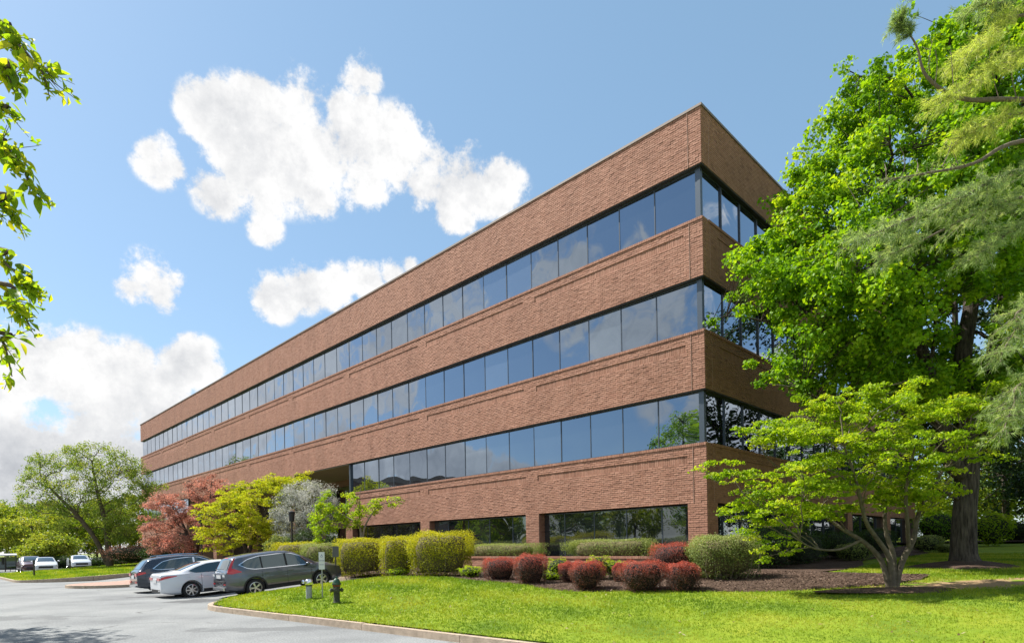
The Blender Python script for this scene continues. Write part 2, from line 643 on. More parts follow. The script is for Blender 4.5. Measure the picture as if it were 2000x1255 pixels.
M = {}
M['asphalt'] = ground_mat('asphalt', [(.135, .14, .143), (.188, .195, .197), (.225, .232, .232), (.25, .255, .252)], 0.35, fine=26, fine_amt=.42, bump=.35, bdist=.01,
                          patch=[((-11.2, 22.0, 0), (1.5, 1.0, 3), (.10, .102, .105)), ((-14.6, 24.6, 0), (1.3, .9, 3), (.11, .112, .114)), ((-5.5, 13.8, 0), (2.6, .45, 3), (.145, .15, .152)), ((-16, 17, 0), (4.5, .9, 3), (.15, .155, .157))])
def add_cracks(m):
    nt = m.node_tree
    N, L = nt.nodes, nt.links
    P = N['Principled BSDF']
    src = P.inputs['Base Color'].links[0].from_socket
    g = N.new('ShaderNodeNewGeometry')
    d = N.new('ShaderNodeTexNoise')
    d.inputs['Scale'].default_value = .8
    d.inputs['Detail'].default_value = 6
    L.new(g.outputs['Position'], d.inputs[0])
    ad = N.new('ShaderNodeVectorMath')
    ad.operation = 'MULTIPLY_ADD'
    L.new(d.outputs['Color'], ad.inputs[0])
    ad.inputs[1].default_value = (1.6, 1.6, 0)
    L.new(g.outputs['Position'], ad.inputs[2])
    v = N.new('ShaderNodeTexVoronoi')
    v.feature = 'DISTANCE_TO_EDGE'
    v.inputs['Scale'].default_value = .16
    L.new(ad.outputs[0], v.inputs[0])
    r = N.new('ShaderNodeMapRange')
    r.inputs[1].default_value = .002
    r.inputs[2].default_value = .009
    r.inputs[3].default_value = 1
    r.inputs[4].default_value = 0
    L.new(v.outputs['Distance'], r.inputs[0])
    k = N.new('ShaderNodeTexNoise')
    k.inputs['Scale'].default_value = .35
    L.new(g.outputs['Position'], k.inputs[0])
    kr = N.new('ShaderNodeMapRange')
    kr.inputs[1].default_value = .5
    kr.inputs[2].default_value = .62
    kr.inputs[4].default_value = .6
    L.new(k.outputs[0], kr.inputs[0])
    mu = N.new('ShaderNodeMath')
    mu.operation = 'MULTIPLY'
    L.new(r.outputs[0], mu.inputs[0])
    L.new(kr.outputs[0], mu.inputs[1])
    mx = N.new('ShaderNodeMix')
    mx.data_type = 'RGBA'
    L.new(mu.outputs[0], mx.inputs[0])
    L.new(src, mx.inputs[6])
    mx.inputs[7].default_value = (.05, .05, .05, 1)
    L.new(mx.outputs[2], P.inputs['Base Color'])
add_cracks(M['asphalt'])
M['lawn'] = ground_mat('lawn_soil', [(.085, .15, .012), (.165, .235, .014), (.235, .27, .02)], 0.7, fine=30, fine_amt=.35, bump=.6, bdist=.03,
                       patch=[((10.9, 14.3, .7), (2.2, .95, 3), (.30, .20, .11))])
M['field'] = ground_mat('field_grass', [(.10, .15, .02), (.16, .19, .04), (.22, .22, .07)], 0.06, fine=2.0, fine_amt=.3, bump=.1)
M['mulch'] = ground_mat('mulch', [(.060, .038, .026), (.095, .060, .042), (.13, .085, .062)], 1.6, fine=34, fine_amt=.6, bump=1.0, bdist=.05)
M['kerb'] = simple('kerb_concrete', (.40, .315, .235), .9, var=.25, vscale=6, bump=.5, bscale=60)
M['mortar'] = simple('mortar', (.26, .165, .125), .95, var=.15, vscale=3)
M['brick'] = brick_mat('rock_face_brick', (.315, .155, .104), (.352, .181, .124), (.392, .209, .147))
M['brick_s'] = brick_mat('smooth_brick', (.32, .158, .088), (.355, .18, .10), (.385, .197, .115))
M['metal_dk'] = simple('dark_bronze_metal', (.035, .030, .026), .45, spec=.5)
M['mullion'] = simple('mullion_metal', (.085, .10, .125), .35, metal=.4)
M['post_metal'] = simple('corner_post_metal', (.085, .105, .13), .35, metal=.5)
M['coping'] = simple('coping_metal', (.20, .155, .13), .6, metal=.1)
M['glass'] = glass_mat('coated_glass', tint=(.58, .71, .88), f0=.33, wave=0.022)
M['glass_dk'] = glass_mat('ground_floor_glass', tint=(.6, .66, .64), f0=0.20, wave=0.022)
M['soffit'] = simple('soffit_panel', (.33, .31, .22), .8, var=.08, vscale=.5)
M['interior'] = simple('dark_interior', (.02, .02, .02), .9)
M['roof'] = simple('roof_membrane', (.5, .5, .5), .9)
M['bark'] = simple('grey_bark', (.10, .075, .055), .95, var=.4, vscale=5, bump=1.0, bscale=18)
M['bark_dk'] = ridged('dark_bark', (.075, .062, .050))
M['bark_lt'] = simple('pale_bark', (.24, .20, .14), .9, var=.35, vscale=9, bump=.8, bscale=25)
M['twig'] = simple('twig', (.12, .085, .06), .9)
M['paint_w'] = simple('white_line_paint', (.62, .62, .60), .8, var=.25, vscale=3)
M['paver'] = None

# ================================================================== the setting
rng = np.random.default_rng(11)

def sheet(name, us, vs, zf, mat, off=0.0, keep=None, mapper=None, kind='structure', parent=None):
    U, V = np.meshgrid(us, vs, indexing='ij')
    if mapper:
        U, V = mapper(U, V)
    P = Wa(U, V, zf(U, V) + off)
    mb = MB().grid(P)
    if keep is not None:
        Vv, F, m = mb.p[0]
        cu = U.ravel()[F].mean(1)
        cv = V.ravel()[F].mean(1)
        mb.p[0] = (Vv, F[keep(cu, cv)], m)
    o = mb.build(name, mat, parent, smooth=True)
    return tag(o, kind=kind)

# the far country: one sheet to the horizon
far = MB().grid(np.stack(np.meshgrid(np.linspace(-3000, 3000, 13), np.linspace(-3000, 3000, 13), [-0.12], indexing='ij'), -1)[:, :, 0, :])
tag(far.build('ground', M['field']), kind='structure')

sheet('parking_lot', np.arange(-60, 132, 1.0), np.arange(2.0, 66, 1.0), lot_z, M['asphalt'])

def round_corner(cu, cv, rad, hi_u, hi_v, lo_v=None, lo_u=None):
    def f(U, V):
        U, V = U.copy(), V.copy()
        a, b = U - cu, V - cv
        s = (a > 0) & (b > 0)
        mx = np.maximum(a, b)
        h = np.hypot(a, b) + 1e-9
        k = np.where(s, mx / h, 1)
        return np.where(s, cu + a * k, U), np.where(s, cv + b * k, V)
    return f
RAD = 3.0
def lawn_map(U, V):
    U, V = round_corner(LU - RAD, LV - RAD, RAD, LU, LV)(U, V)
    return U, shear(U, V)
sheet('lawn', np.concatenate([np.arange(-70, -20, 2.0), np.arange(-20, LU + .01, .5)]), np.concatenate([np.arange(-60, -10, 2.0), np.arange(-10, LV + .01, .4)]),
      lawn_z, M['lawn'], mapper=lawn_map)

def kerb(name, path, zf, seg, label_kind='structure', h=0.15, w=0.16, mat=None, jitter=.006):
    """stones laid along a (u,v) polyline, each its own piece"""
    root = bpy.data.objects.new(name, None)
    COL.objects.link(root)
    tag(root, kind='structure')
    P = np.array(path, float)
    ds = np.r_[0, np.cumsum(np.hypot(*np.diff(P, axis=0).T))]
    n = max(1, int(round(ds[-1] / seg)))
    for i in range(n):
        s = np.linspace(ds[-1] * i / n + .008, ds[-1] * (i + 1) / n - .008, 7)
        c = np.stack([np.interp(s, ds, P[:, 0]), np.interp(s, ds, P[:, 1])], 1)
        t = np.gradient(c, axis=0)
        t /= np.linalg.norm(t, axis=1, keepdims=True)
        nn = np.stack([t[:, 1], -t[:, 0]], 1)
        j = rng.uniform(-jitter, jitter)
        prof = [(-w / 2 - .02, -.5), (-w / 2, h - .05), (-w / 2 + .012, h - .015), (-w / 2 + .045, h), (w / 2, h - .002), (w / 2, -.5)]
        G = []
        for k in range(7):
            z0 = float(zf(c[k, 0], c[k, 1]))
            G.append([list(W(c[k, 0] + nn[k, 0] * a, c[k, 1] + nn[k, 1] * a, z0 + b + j)) for a, b in prof])
        mb = MB().grid(np.array(G))
        for e in (G[0], G[-1]):
            mb.add(np.array(e), [[0, 1, 2, 3], [0, 3, 4, 5]])
        mb.build('kerb_stone', mat or M['kerb'], root, smooth=True, sharp=40)
    return root

arc = [(LU - RAD + RAD * math.sin(a), LV - RAD + RAD * math.cos(a)) for a in np.linspace(0, math.pi / 2, 14)]
kpath = [(u, LV) for u in np.arange(-44, LU - RAD, 1.0)] + arc + [(LU, v) for v in np.arange(LV - RAD - 1, 3.0, -1.0)]
# stones lie just outside the turf; the exposed face looks away from it
kp = np.array([(u, float(shear(u, v))) for u, v in kpath])
kerb('kerb', [(u, v) for u, v in kp[::-1]], lambda u, v: float(lot_z(u, v)), 3.05)

# far lawn island with its own kerb
IU0, IV1 = 37.5, 14.7
def isl_map(U, V):
    U, V = U.copy(), V.copy()
    a, b = (IU0 + 3.5) - U, V - (IV1 - 3.5)
    s = (a > 0) & (b > 0)
    k = np.where(s, np.maximum(a, b) / (np.hypot(a, b) + 1e-9), 1)
    return np.where(s, IU0 + 3.5 - a * k, U), np.where(s, IV1 - 3.5 + b * k, V)
sheet('far_lawn', np.arange(IU0, 60.1, .75), np.arange(1.2, IV1 + .01, .75), isl_z, M['lawn'], mapper=isl_map)
ik = [(IU0, v) for v in np.arange(2, IV1 - 3.5, 1.0)] + [(IU0 + 3.5 - 3.5 * math.cos(a), IV1 - 3.5 + 3.5 * math.sin(a)) for a in np.linspace(0, math.pi / 2, 10)] + [(u, IV1) for u in np.arange(IU0 + 4, 60, 1.0)]
kerb('far_kerb', ik[::-1], lambda u, v: float(isl_z(u, v)) - .14, 3.05)

# brick-paved traffic island
def paver_mat():
    m, nt, N, L, P = new_mat('brick_pavers')
    g = N.new('ShaderNodeNewGeometry')
    mp = N.new('ShaderNodeMapping')
    mp.inputs['Rotation'].default_value = (0, 0, -YAW)
    L.new(g.outputs['Position'], mp.inputs[0])
    b = N.new('ShaderNodeTexBrick')
    b.inputs['Scale'].default_value = 1.0
    b.inputs['Brick Width'].default_value = .2
    b.inputs['Row Height'].default_value = .1
    b.inputs['Mortar Size'].default_value = .006
    b.inputs['Color1'].default_value = (.30, .17, .13, 1)
    b.inputs['Color2'].default_value = (.38, .24, .19, 1)
    b.inputs['Mortar'].default_value = (.22, .17, .14, 1)
    L.new(mp.outputs[0], b.inputs[0])
    L.new(b.outputs[0], P.inputs['Base Color'])
    P.inputs['Roughness'].default_value = .9
    return m
M['paver'] = paver_mat()
bi = round_corner(0, 0, 1, 0, 0)
def bi_map(U, V):
    U, V = U.copy(), V.copy()
    cu, cv, r = 29.0, 11.3, 2.4
    a, b = U - cu, V - cv
    s = b > 0
    k = np.where(s, np.maximum(np.abs(a), b) / (np.hypot(a, b) + 1e-9), 1)
    return np.where(s, cu + a * k, U), np.where(s, cv + b * k, V)
sheet('brick_paved_island', np.linspace(26.6, 31.4, 17), np.linspace(4, 13.7, 33), lambda u, v: lot_z(u, v) + .14, M['paver'], mapper=bi_map)
pk = [(26.6, v) for v in np.arange(4, 11.3, 1.0)] + [(29 - 2.4 * math.cos(a), 11.3 + 2.4 * math.sin(a)) for a in np.linspace(0, math.pi, 16)] + [(31.4, v) for v in np.arange(11, 4, -1.0)]
kerb('island_kerb', pk[::-1], lambda u, v: float(lot_z(u, v)), 2.4)

# planting beds
def bed_edge(u):
    u = np.asarray(u, float)
    rnd = np.sqrt(np.clip(1 - np.clip((-u - 3.9) / 2.6, 0, 1) ** 2, .0, 1))
    return rnd * bed_edge0(u)
def bed_edge0(u):
    return 5.55 + .55 * np.sin(u * .42 + .6) + .22 * np.sin(u * 1.3) + .9 * sst(u, 6, 11) - 1.0 * sst(-u, 1, 6)
us = np.arange(-6.4, LU + .01, .25)
T = np.linspace(0, 1, 22)
P = []
for u in us:
    e = float(bed_edge(u))
    lo = -0.5 if u > -0.4 else -26.0
    v = lo + (e - lo) * (T if u > -.4 else T ** .6)
    z = lawn_z(np.full_like(v, u), v) + .035 * np.minimum(1, (1 - T) * 9) + .006
    P.append(Wa(np.full_like(v, u), v, z))
P = np.array(P)
split = int(np.argmax(us > -.4))
rb = us < -1.2
# right-hand strip along the side wall is narrower than the front bed
Pr = []
for w in np.arange(0, 27, .5):
    a = np.linspace(-.2, -3.4 - .5 * math.sin(w * .6), 9)
    Pr.append(Wa(a, np.full(9, -w), lawn_z(a, np.full(9, -w)) + .03))
front_us = us
Pf = []
for u in front_us:
    e = float(bed_edge(u))
    v = np.linspace(-.5 if u > -.4 else 0.0, e, 22)
    edge = np.minimum(1, np.linspace(1, 0, 22) * 9)
    Pf.append(Wa(np.full(22, u), v, lawn_z(np.full(22, u), v) + .005 + .04 * edge))
mb = MB().grid(np.array(Pf)).grid(np.array(Pr))
tag(mb.build('mulch_bed', M['mulch'], smooth=True), kind='structure')
sheet('entrance_bed', np.arange(LU + .05, IU0 - 1, .6), np.linspace(-3.2, 5.9, 14), bed_z, M['mulch'])
kerb('bed_kerb', [(u, 5.95) for u in np.arange(IU0 - 1, LU, -1.0)], lambda u, v: float(lot_z(u, v)), 3.05)

# stall lines
for u in (15.55, 18.45, 21.4, 24.3):
    vs = np.linspace(6.2, 11.4, 8)
    Pp = np.array([Wa(np.array([u - .05, u + .05]), np.array([v, v]), lot_z(u, v) + .004) for v in vs])
    tag(MB().grid(Pp).build('stall_line', M['paint_w']), kind='structure')

# loose wood chips over the front bed
def chips(n):
    u = rng.uniform(-6.3, 11.5, n)
    v = rng.uniform(0, 1, n) * bed_edge(u)
    z = lawn_z(u, v) + .05
    c = Wa(u, v, z)
    a = rng.uniform(0, 6.28, n)
    l, w = rng.uniform(.012, .036, n), rng.uniform(.005, .012, n)
    t = np.stack([np.cos(a), np.sin(a), rng.normal(0, .25, n)], 1)
    s = np.stack([-np.sin(a), np.cos(a), rng.normal(0, .3, n)], 1)
    V = np.stack([c - t * l[:, None] - s * w[:, None], c + t * l[:, None] - s * w[:, None], c + t * l[:, None] + s * w[:, None], c - t * l[:, None] + s * w[:, None]], 1)
    F = np.arange(n * 4).reshape(n, 4)
    tint = np.repeat(rng.uniform(0, 1, n), 4)
    me = mesh_from('wood_chips', [(V.reshape(-1, 3), F, 0)], leaf_mat('wood_chip', [(.05, .03, .02), (.11, .07, .05), (.22, .15, .11)], trans=0.0), {'tint': tint})
    tag(link('wood_chips', me), 'loose brown wood chips scattered over the planting bed', 'mulch', kind='stuff')
chips(26000)

# grass blades over the near turf
def grass(n, name, urange, vrange, size, label, ok, zf):
    u = rng.uniform(*urange, n)
    v = rng.uniform(*vrange, n)
    k = ok(u, v)
    p = Wa(u, v, 0)
    d = p[:, 1]
    k &= (d > 6) & (np.abs(p[:, 0]) < d * .9 + 1)
    k &= rng.uniform(0, 1, n) < np.clip((13.0 / np.maximum(d, 1)) ** 1.3, 0, 1)
    dirt = ((p[:, 0] - 10.9) / 2.0) ** 2 + ((p[:, 1] - 14.3) / .85) ** 2 < rng.uniform(.4, 1.4, n)
    k &= ~dirt
    u, v = u[k], v[k]
    n = len(u)
    c = Wa(u, v, zf(u, v) - .004)
    d = c[:, 1]
    sz = size * np.clip(d / 11, .8, 2.2)
    Vs, tints = [], []
    patch = .48 + .22 * np.sin(u * .8 + np.sin(v * 1.1) * 1.5) + .22 * np.sin(v * 2.6 + .2 * u) + .12 * np.sin(u * 3.1 + v * 2.2)
    for b in range(3):
        a = rng.uniform(0, 6.28, n)
        h = sz * rng.uniform(.5, 1.15, n)
        w = sz * rng.uniform(.10, .2, n)
        off = np.stack([rng.normal(0, .022, n), rng.normal(0, .022, n), np.zeros(n)], 1) * np.clip(d / 11, .8, 2)[:, None]
        sd = np.stack([np.cos(a), np.sin(a), np.zeros(n)], 1)
        lean = np.stack([rng.normal(0, .4, n), rng.normal(0, .4, n), np.ones(n)], 1)
        b0 = c + off
        Vs.append(np.stack([b0 - sd * w[:, None], b0 + sd * w[:, None], b0 + lean * h[:, None]], 1))
        tints.append(np.repeat(np.clip(patch + rng.normal(0, .2, n), 0, 1), 3))
    V = np.concatenate(Vs).reshape(-1, 3)
    F = np.arange(len(V)).reshape(-1, 3)
    me = mesh_from(name, [(V, F, 0)], M['blade'], {'tint': np.concatenate(tints)})
    tag(link(name, me), label, 'grass', kind='stuff')
M['blade'] = leaf_mat('grass_blade', [(.105, .19, .012), (.18, .275, .015), (.27, .335, .02), (.36, .37, .05)], trans=.4, tcol=(1.3, 1.3, .6))
def lawn_ok(u, v):
    v0 = v
    v = unshear(u, v)
    a, b = u - (LU - RAD), v - (LV - RAD)
    cor = (a > 0) & (b > 0) & (np.hypot(a, b) > RAD - .1)
    return (u < LU - .1) & (v < LV - .08) & ~cor & ((v > bed_edge(u) - .06) | (u < -6.4) | ((u < -3.9) & (v < 0)))
grass(330000, 'turf_grass', (-26, 12), (-14, 13.4), .042, 'short mown grass covering the lawn in front of the building', lawn_ok, lawn_z)
def isl_ok(u, v):
    a, b = IU0 + 3.5 - u, v - (IV1 - 3.5)
    return (u > IU0 + .1) & (v < IV1 - .1) & ~((a > 0) & (b > 0) & (np.hypot(a, b) > 3.4))
def litter(n):
    u, v = rng.uniform(-14, 11.5, n), rng.uniform(5, 13, n)
    k = lawn_ok(u, v)
    u, v = u[k], v[k]
    n = len(u)
    c = Wa(u, v, lawn_z(u, v) + .035)
    a = rng.uniform(0, 6.28, n)
    l, w = rng.uniform(.015, .045, n)[:, None], rng.uniform(.008, .022, n)[:, None]
    t = np.stack([np.cos(a), np.sin(a), rng.normal(0, .3, n)], 1)
    q = np.stack([-np.sin(a), np.cos(a), rng.normal(0, .3, n)], 1)
    V = np.stack([c - t * l, c + q * w, c + t * l, c - q * w], 1).reshape(-1, 3)
    me = mesh_from('fallen_leaves', [(V, np.arange(n * 4).reshape(n, 4), 0)], leaf_mat('dry_leaf', [(.10, .06, .03), (.22, .14, .07), (.40, .34, .22)], trans=.1), {'tint': np.repeat(rng.uniform(0, 1, n), 4)})
    tag(link('fallen_leaves', me), 'dry leaf bits scattered over the lawn', 'leaves', kind='stuff')
litter(420)
grass(60000, 'far_turf_grass', (37.5, 60), (1.5, 14.6), .05, 'short mown grass on the far lawn island', isl_ok, isl_z)

# ================================================================== the office building
MOD = 1.573
OFF = 0.414
NB = 45
LEN = 2 * OFF + NB * MOD
OFR = 0.20
DEP = 31.0
Z_ROOF, Z4T, Z4B, Z3T, Z3B, Z2T, Z2B, Z1T = 16.97, 14.96, 13.11, 11.06, 9.21, 7.15, 5.29, 3.20
ZG = 0.45
U_E0, U_E1 = OFF + 15 * MOD, OFF + 35 * MOD        # entrance recess
COLU = [OFF + 5 * k * MOD for k in range(1, 9)]
bld = thing('office_building', W(0, 0, 0), 'long four storey red brick office building with ribbon windows', 'building', rz=YAW)
# building frame: local x = u (left along the front), local y = -v is inward... local axes from the rotation
# rotation by YAW maps +x to AX; +y then maps to (-AX[1], AX[0]) = NX, so local y = v
def bpart(mb, name, mats, parent=bld, **k):
    return mb.build(name, mats, parent, **k)

CH, BL, MOR = 0.0762, 0.2134, 0.010
def brick_run(u0, u1, z0, z1, rough, seed, soldier=False, axis='front', bump=1.0, inset=0.0):
    """face bricks on one rectangle of wall; returns V (n,8,3) in building frame"""
    rg = np.random.default_rng(seed)
    ch, bl = (BL, CH) if soldier else (CH, BL)
    n = max(1, int(round((z1 - z0) / ch)))
    ch = (z1 - z0) / n
    rows = []
    for i in range(n):
        za, zb = z0 + i * ch, z0 + (i + 1) * ch
        sh = 0 if soldier else (i % 2) * .5 * bl
        k0 = math.floor((u0 - sh) / bl)
        k1 = math.ceil((u1 - sh) / bl)
        a = np.clip(np.arange(k0, k1) * bl + sh, u0, u1)
        b = np.clip(np.arange(k0 + 1, k1 + 1) * bl + sh, u0, u1)
        ok = (b - a) > .03
        a, b = a[ok] + MOR / 2, b[ok] - MOR / 2
        rows.append(np.stack([a, b, np.full_like(a, za + MOR / 2), np.full_like(a, zb - MOR / 2)], 1))
    Q = np.concatenate(rows)
    n = len(Q)
    base = .012 + rg.uniform(0, rough * .6, n)
    dd = base[:, None] + rg.uniform(-rough * .35, rough * .45, (n, 4)) * bump
    # rock face: the lower arris juts out a little more on average
    dd[:, :2] += rough * .45
    dd = np.maximum(dd, .003) - inset
    back = np.full(n, -.02 - inset)
    a, b, za, zb = Q.T
    V = np.empty((n, 8, 3))
    for k, (x, z) in enumerate(((a, za), (b, za), (b, zb), (a, zb))):
        V[:, k] = np.stack([x, back, z], 1)
        V[:, k + 4] = np.stack([x, dd[:, k], z], 1)
    return V
BF = np.array([[4, 5, 6, 7], [0, 1, 5, 4], [1, 2, 6, 5], [2, 3, 7, 6], [3, 0, 4, 7]])
def to_side(V):
    """front-wall bricks turned onto the right-hand wall (x stays distance from the corner)"""
    return np.stack([-V[..., 1], -V[..., 0], V[..., 2]], -1)
def bricks_mesh(Vs):
    V = np.concatenate(Vs)
    n = len(V)
    return V.reshape(-1, 3), (BF[None] + (np.arange(n) * 8)[:, None, None]).reshape(-1, 4)

def panel_regions(u0, u1, zt, cols, side):
    """recessed soldier panels under each sill between the piers"""
    edges = [(-.4 if side else .30)] + list(cols) + [u1]
    out = []
    a = u0 + .72
    for c in list(cols) + [None]:
        b = (c - .36) if c is not None else u1 - .72
        if b - a > .6:
            out.append((a, b))
        if c is not None:
            a = c + .36
    return out
front_bricks, side_bricks, corner_bricks = [], [], None
wallb = MB()
def band(u0, u1, z0, z1, seed, cols=(), side=False, sill=True, rough=.011):
    """one spandrel band: rowlock sill on top, plain courses, recessed soldier panels"""
    dst = side_bricks if side else front_bricks
    tr = to_side if side else (lambda v: v)
    B = brick_run
    if sill:
        zs = z1 - .105
        V = brick_run(u0, u1, zs, z1, rough * .5, seed + 1, soldier=True, inset=-.028)
        dst.append(tr(V))
        p1, p0 = zs - 4 * CH, zs - 4 * CH - .26
        dst.append(tr(B(u0, u1, p1, zs, rough, seed + 2)))
        regs = panel_regions(u0, u1, z1, cols, side)
        a = u0
        for q, (x0, x1) in enumerate(regs):
            if x0 - a > .05:
                dst.append(tr(B(a, x0, p0, p1, rough, seed + 10 + q)))
            dst.append(tr(brick_run(x0, x1, p0, p1, rough * .35, seed + 60 + q, soldier=True, inset=.020)))
            a = x1
        if u1 - a > .05:
            dst.append(tr(B(a, u1, p0, p1, rough, seed + 40)))
        dst.append(tr(B(u0, u1, z0, p0, rough, seed + 3)))
        zb1 = z1 - .03
    else:
        dst.append(tr(B(u0, u1, z0, z1, rough, seed + 3)))
        zb1 = z1
    # mortar backing; a shallow trough behind the panels
    T_ = .34
    def bk(x0, x1, za, zb, back=0.0):
        if side:
            wallb.box((.0 + back, -x1, za), (T_, -x0, zb))
        else:
            wallb.box((x0, -T_, za), (x1, -back, zb))
    if sill:
        bk(u0, u1, p1, zb1)
        bk(u0, u1, p0, p1, .034)
        a = u0
        for (x0, x1) in regs:
            if x0 > a: bk(a, x0, p0 + .001, p1 - .001)
            a = x1
        if u1 > a: bk(a, u1, p0 + .001, p1 - .001)
        bk(u0, u1, z0, p0)
    else:
        bk(u0, u1, z0, zb1)

SROUGH = .004
band(0, LEN, Z4T, Z_ROOF - .07, 100, sill=False)
band(0, LEN, Z3T, Z4B, 200, COLU)
band(0, LEN, Z2T, Z3B, 300, COLU)
band(0, U_E0 + .1, Z1T, Z2B, 400, [c for c in COLU if c < U_E0 - 1])
band(U_E1 - .1, LEN, Z1T, Z2B, 500, [c for c in COLU if c > U_E1 + 1])
COLW = [OFR + 5 * k * MOD for k in range(1, 4)]
band(.36, DEP, Z4T, Z_ROOF - .07, 600, sill=False, side=True, rough=SROUGH)
for sd, z0, z1 in ((700, Z3T, Z4B), (800, Z2T, Z3B), (900, Z1T, Z2B)):
    band(.36, DEP, z0, z1, sd, COLW, side=True, rough=SROUGH)
for sd, z0, z1 in ((650, Z4T, Z_ROOF - .07), (750, Z3T, Z4B), (850, Z2T, Z3B), (950, Z1T, Z2B)):
    V = to_side(brick_run(0.0, .36, z0, z1, SROUGH, sd))
    side_bricks.append(V)

# ground-floor piers; the corner pier is laid brick by brick
def pier(u0, u1, z0, z1, seed, depth=.5, side=False):
    V = brick_run(u0, u1, z0, z1, .011 if not side else SROUGH, seed)
    if side:
        side_bricks.append(to_side(V))
        wallb.box((.001, -u1, z0), (depth, -u0, z1))
    else:
        front_bricks.append(V)
        wallb.box((u0, -depth, z0), (u1, -.001, z1))
        # the two cheeks
        ck = brick_run(0, depth - .02, z0, z1, .006, seed + 5)
        front_bricks.append(np.stack([u1 + ck[..., 1], -ck[..., 0] - .012, ck[..., 2]], -1))
        front_bricks.append(np.stack([u0 - ck[..., 1], -ck[..., 0] - .012, ck[..., 2]], -1)[:, [3, 2, 1, 0, 7, 6, 5, 4]])
for k, c in enumerate(COLU):
    top = Z1T if not (U_E0 + .5 < c < U_E1 - .5) else Z2T
    pier(c - .4, c + .4, ZG, top, 1000 + 20 * k)
for c in (U_E0, U_E1):
    pass
pier(LEN - .74, LEN, ZG, Z1T, 1400)
for k, w in enumerate(COLW):
    pier(w - .4, w + .4, ZG, Z1T, 1500 + 20 * k, side=True)
pier(DEP - .74, DEP, ZG, Z1T, 1600, side=True)
pier(0.0, .74, ZG, Z1T, 1700, side=True)
ck = brick_run(0, .48, ZG, Z1T, .006, 1705)
front_bricks.append(np.stack([.74 + ck[..., 1], -ck[..., 0] - .012, ck[..., 2]], -1))
wallb.box((.001, -.5, ZG), (.74, -.001, Z1T))
V = brick_run(0.0, .74, ZG, Z1T, .014, 1710)
bm_ = [(0.010, .5), (.018, .2), (.026, .8), (.015, .4), (.022, .6), (.012, .3)]
for i in range(len(V)):
    v = V[i]
    c = v.mean(0)
    me = mesh_from('brick', [(v - c, BF, 0)], M['brick'])
    link('brick', me, bld, tuple(c))

Vb, Fb = bricks_mesh(front_bricks)
o = link('front_brickwork', mesh_from('front_brickwork', [(Vb, Fb, 0)], M['brick']), bld)
tag(o, kind='stuff')
Vb, Fb = bricks_mesh(side_bricks)
o = link('side_brickwork', mesh_from('side_brickwork', [(Vb, Fb[:, ::-1], 0)], M['brick_s']), bld)
tag(o, kind='stuff')
# end wall at the far left, back wall
wallb.box((LEN - .34, -DEP, ZG), (LEN, -.36, Z_ROOF - .09))
wallb.box((.35, -DEP - .3, ZG), (LEN, -DEP, Z_ROOF - .09))
bpart(wallb, 'wall', M['mortar'])
# control joints (pale sealant lines) near the corner
M['sealant'] = simple('sealant', (.42, .26, .2), .8)
for z0, z1 in ((Z4T, Z_ROOF - .08), (Z3T, Z4B - .12), (Z2T, Z3B - .12), (Z1T, Z2B - .12)):
    bpart(MB().box((.50, -.02, z0), (.516, .034, z1)), 'control_joint', M['sealant'])
    bpart(MB().box((-.018, -.508, z0), (.02, -.496, z1)), 'control_joint', M['sealant'])

rf = MB()
rf.box((.2, -DEP + .1, Z_ROOF - .6), (LEN - .2, -.2, Z_ROOF - .35))
bpart(rf, 'roof', M['roof'])
cp = MB()
cp.box((-.05, -.40, Z_ROOF - .07), (LEN + .05, .055, Z_ROOF + .015))
cp.box((-.05, -DEP, Z_ROOF - .069), (.40, -.402, Z_ROOF + .0145))
bpart(cp, 'coping', M['coping'])
# soffit strips under each band, floor slabs to close the shell
sf = MB()
for z in (Z4T, Z3T, Z2T):
    sf.box((.012, -.36, z - .035), (LEN - .01, -.012, z - .002))
    sf.box((.012, -DEP, z - .0345), (.36, -.362, z - .0025))
bpart(sf, 'window_head_trim', M['metal_dk'])
sl_ = MB()
for z in (Z4T + .2, Z3T + .3, Z2T + .3, Z1T + .3):
    sl_.box((.4, -DEP + .4, z), (LEN - .4, -.4 if z > Z2T else -4.6, z + .3))
bpart(sl_, 'floor_slab', M['interior'])
# entrance recess
en = MB()
en.box((U_E0 - .2, -4.5, ZG), (U_E1 + .2, -4.3, Z2T))
bpart(en, 'entrance_back_wall', M['mortar'])
en = MB()
en.box((U_E0 + .05, -4.28, Z2T - .06), (U_E1 - .05, -.03, Z2T - .037))
bpart(en, 'entrance_soffit', M['soffit'])
for uu in (U_E0, U_E1):
    s = 1 if uu == U_E0 else -1
    en = MB()
    a, b = sorted((uu - .3 * s, uu + .1 * s))
    en.box((a, -4.28, ZG), (b, -.37, Z2B - .04))
    en.box((a + .02, -4.28, Z2B - .04), (b - .02, -.37, Z2T - .06))
    bpart(en, 'entrance_side_wall', M['mortar'])
for k in range(6):
    u0 = U_E0 + 2 + k * 4.9
    p = MB().box((u0, -4.29, 1.0), (u0 + 4.2, -4.24, 3.4)).box((u0, -4.29, 4.0), (u0 + 4.2, -4.24, 6.6))
    bpart(p, 'entrance_window', M['glass_dk'])

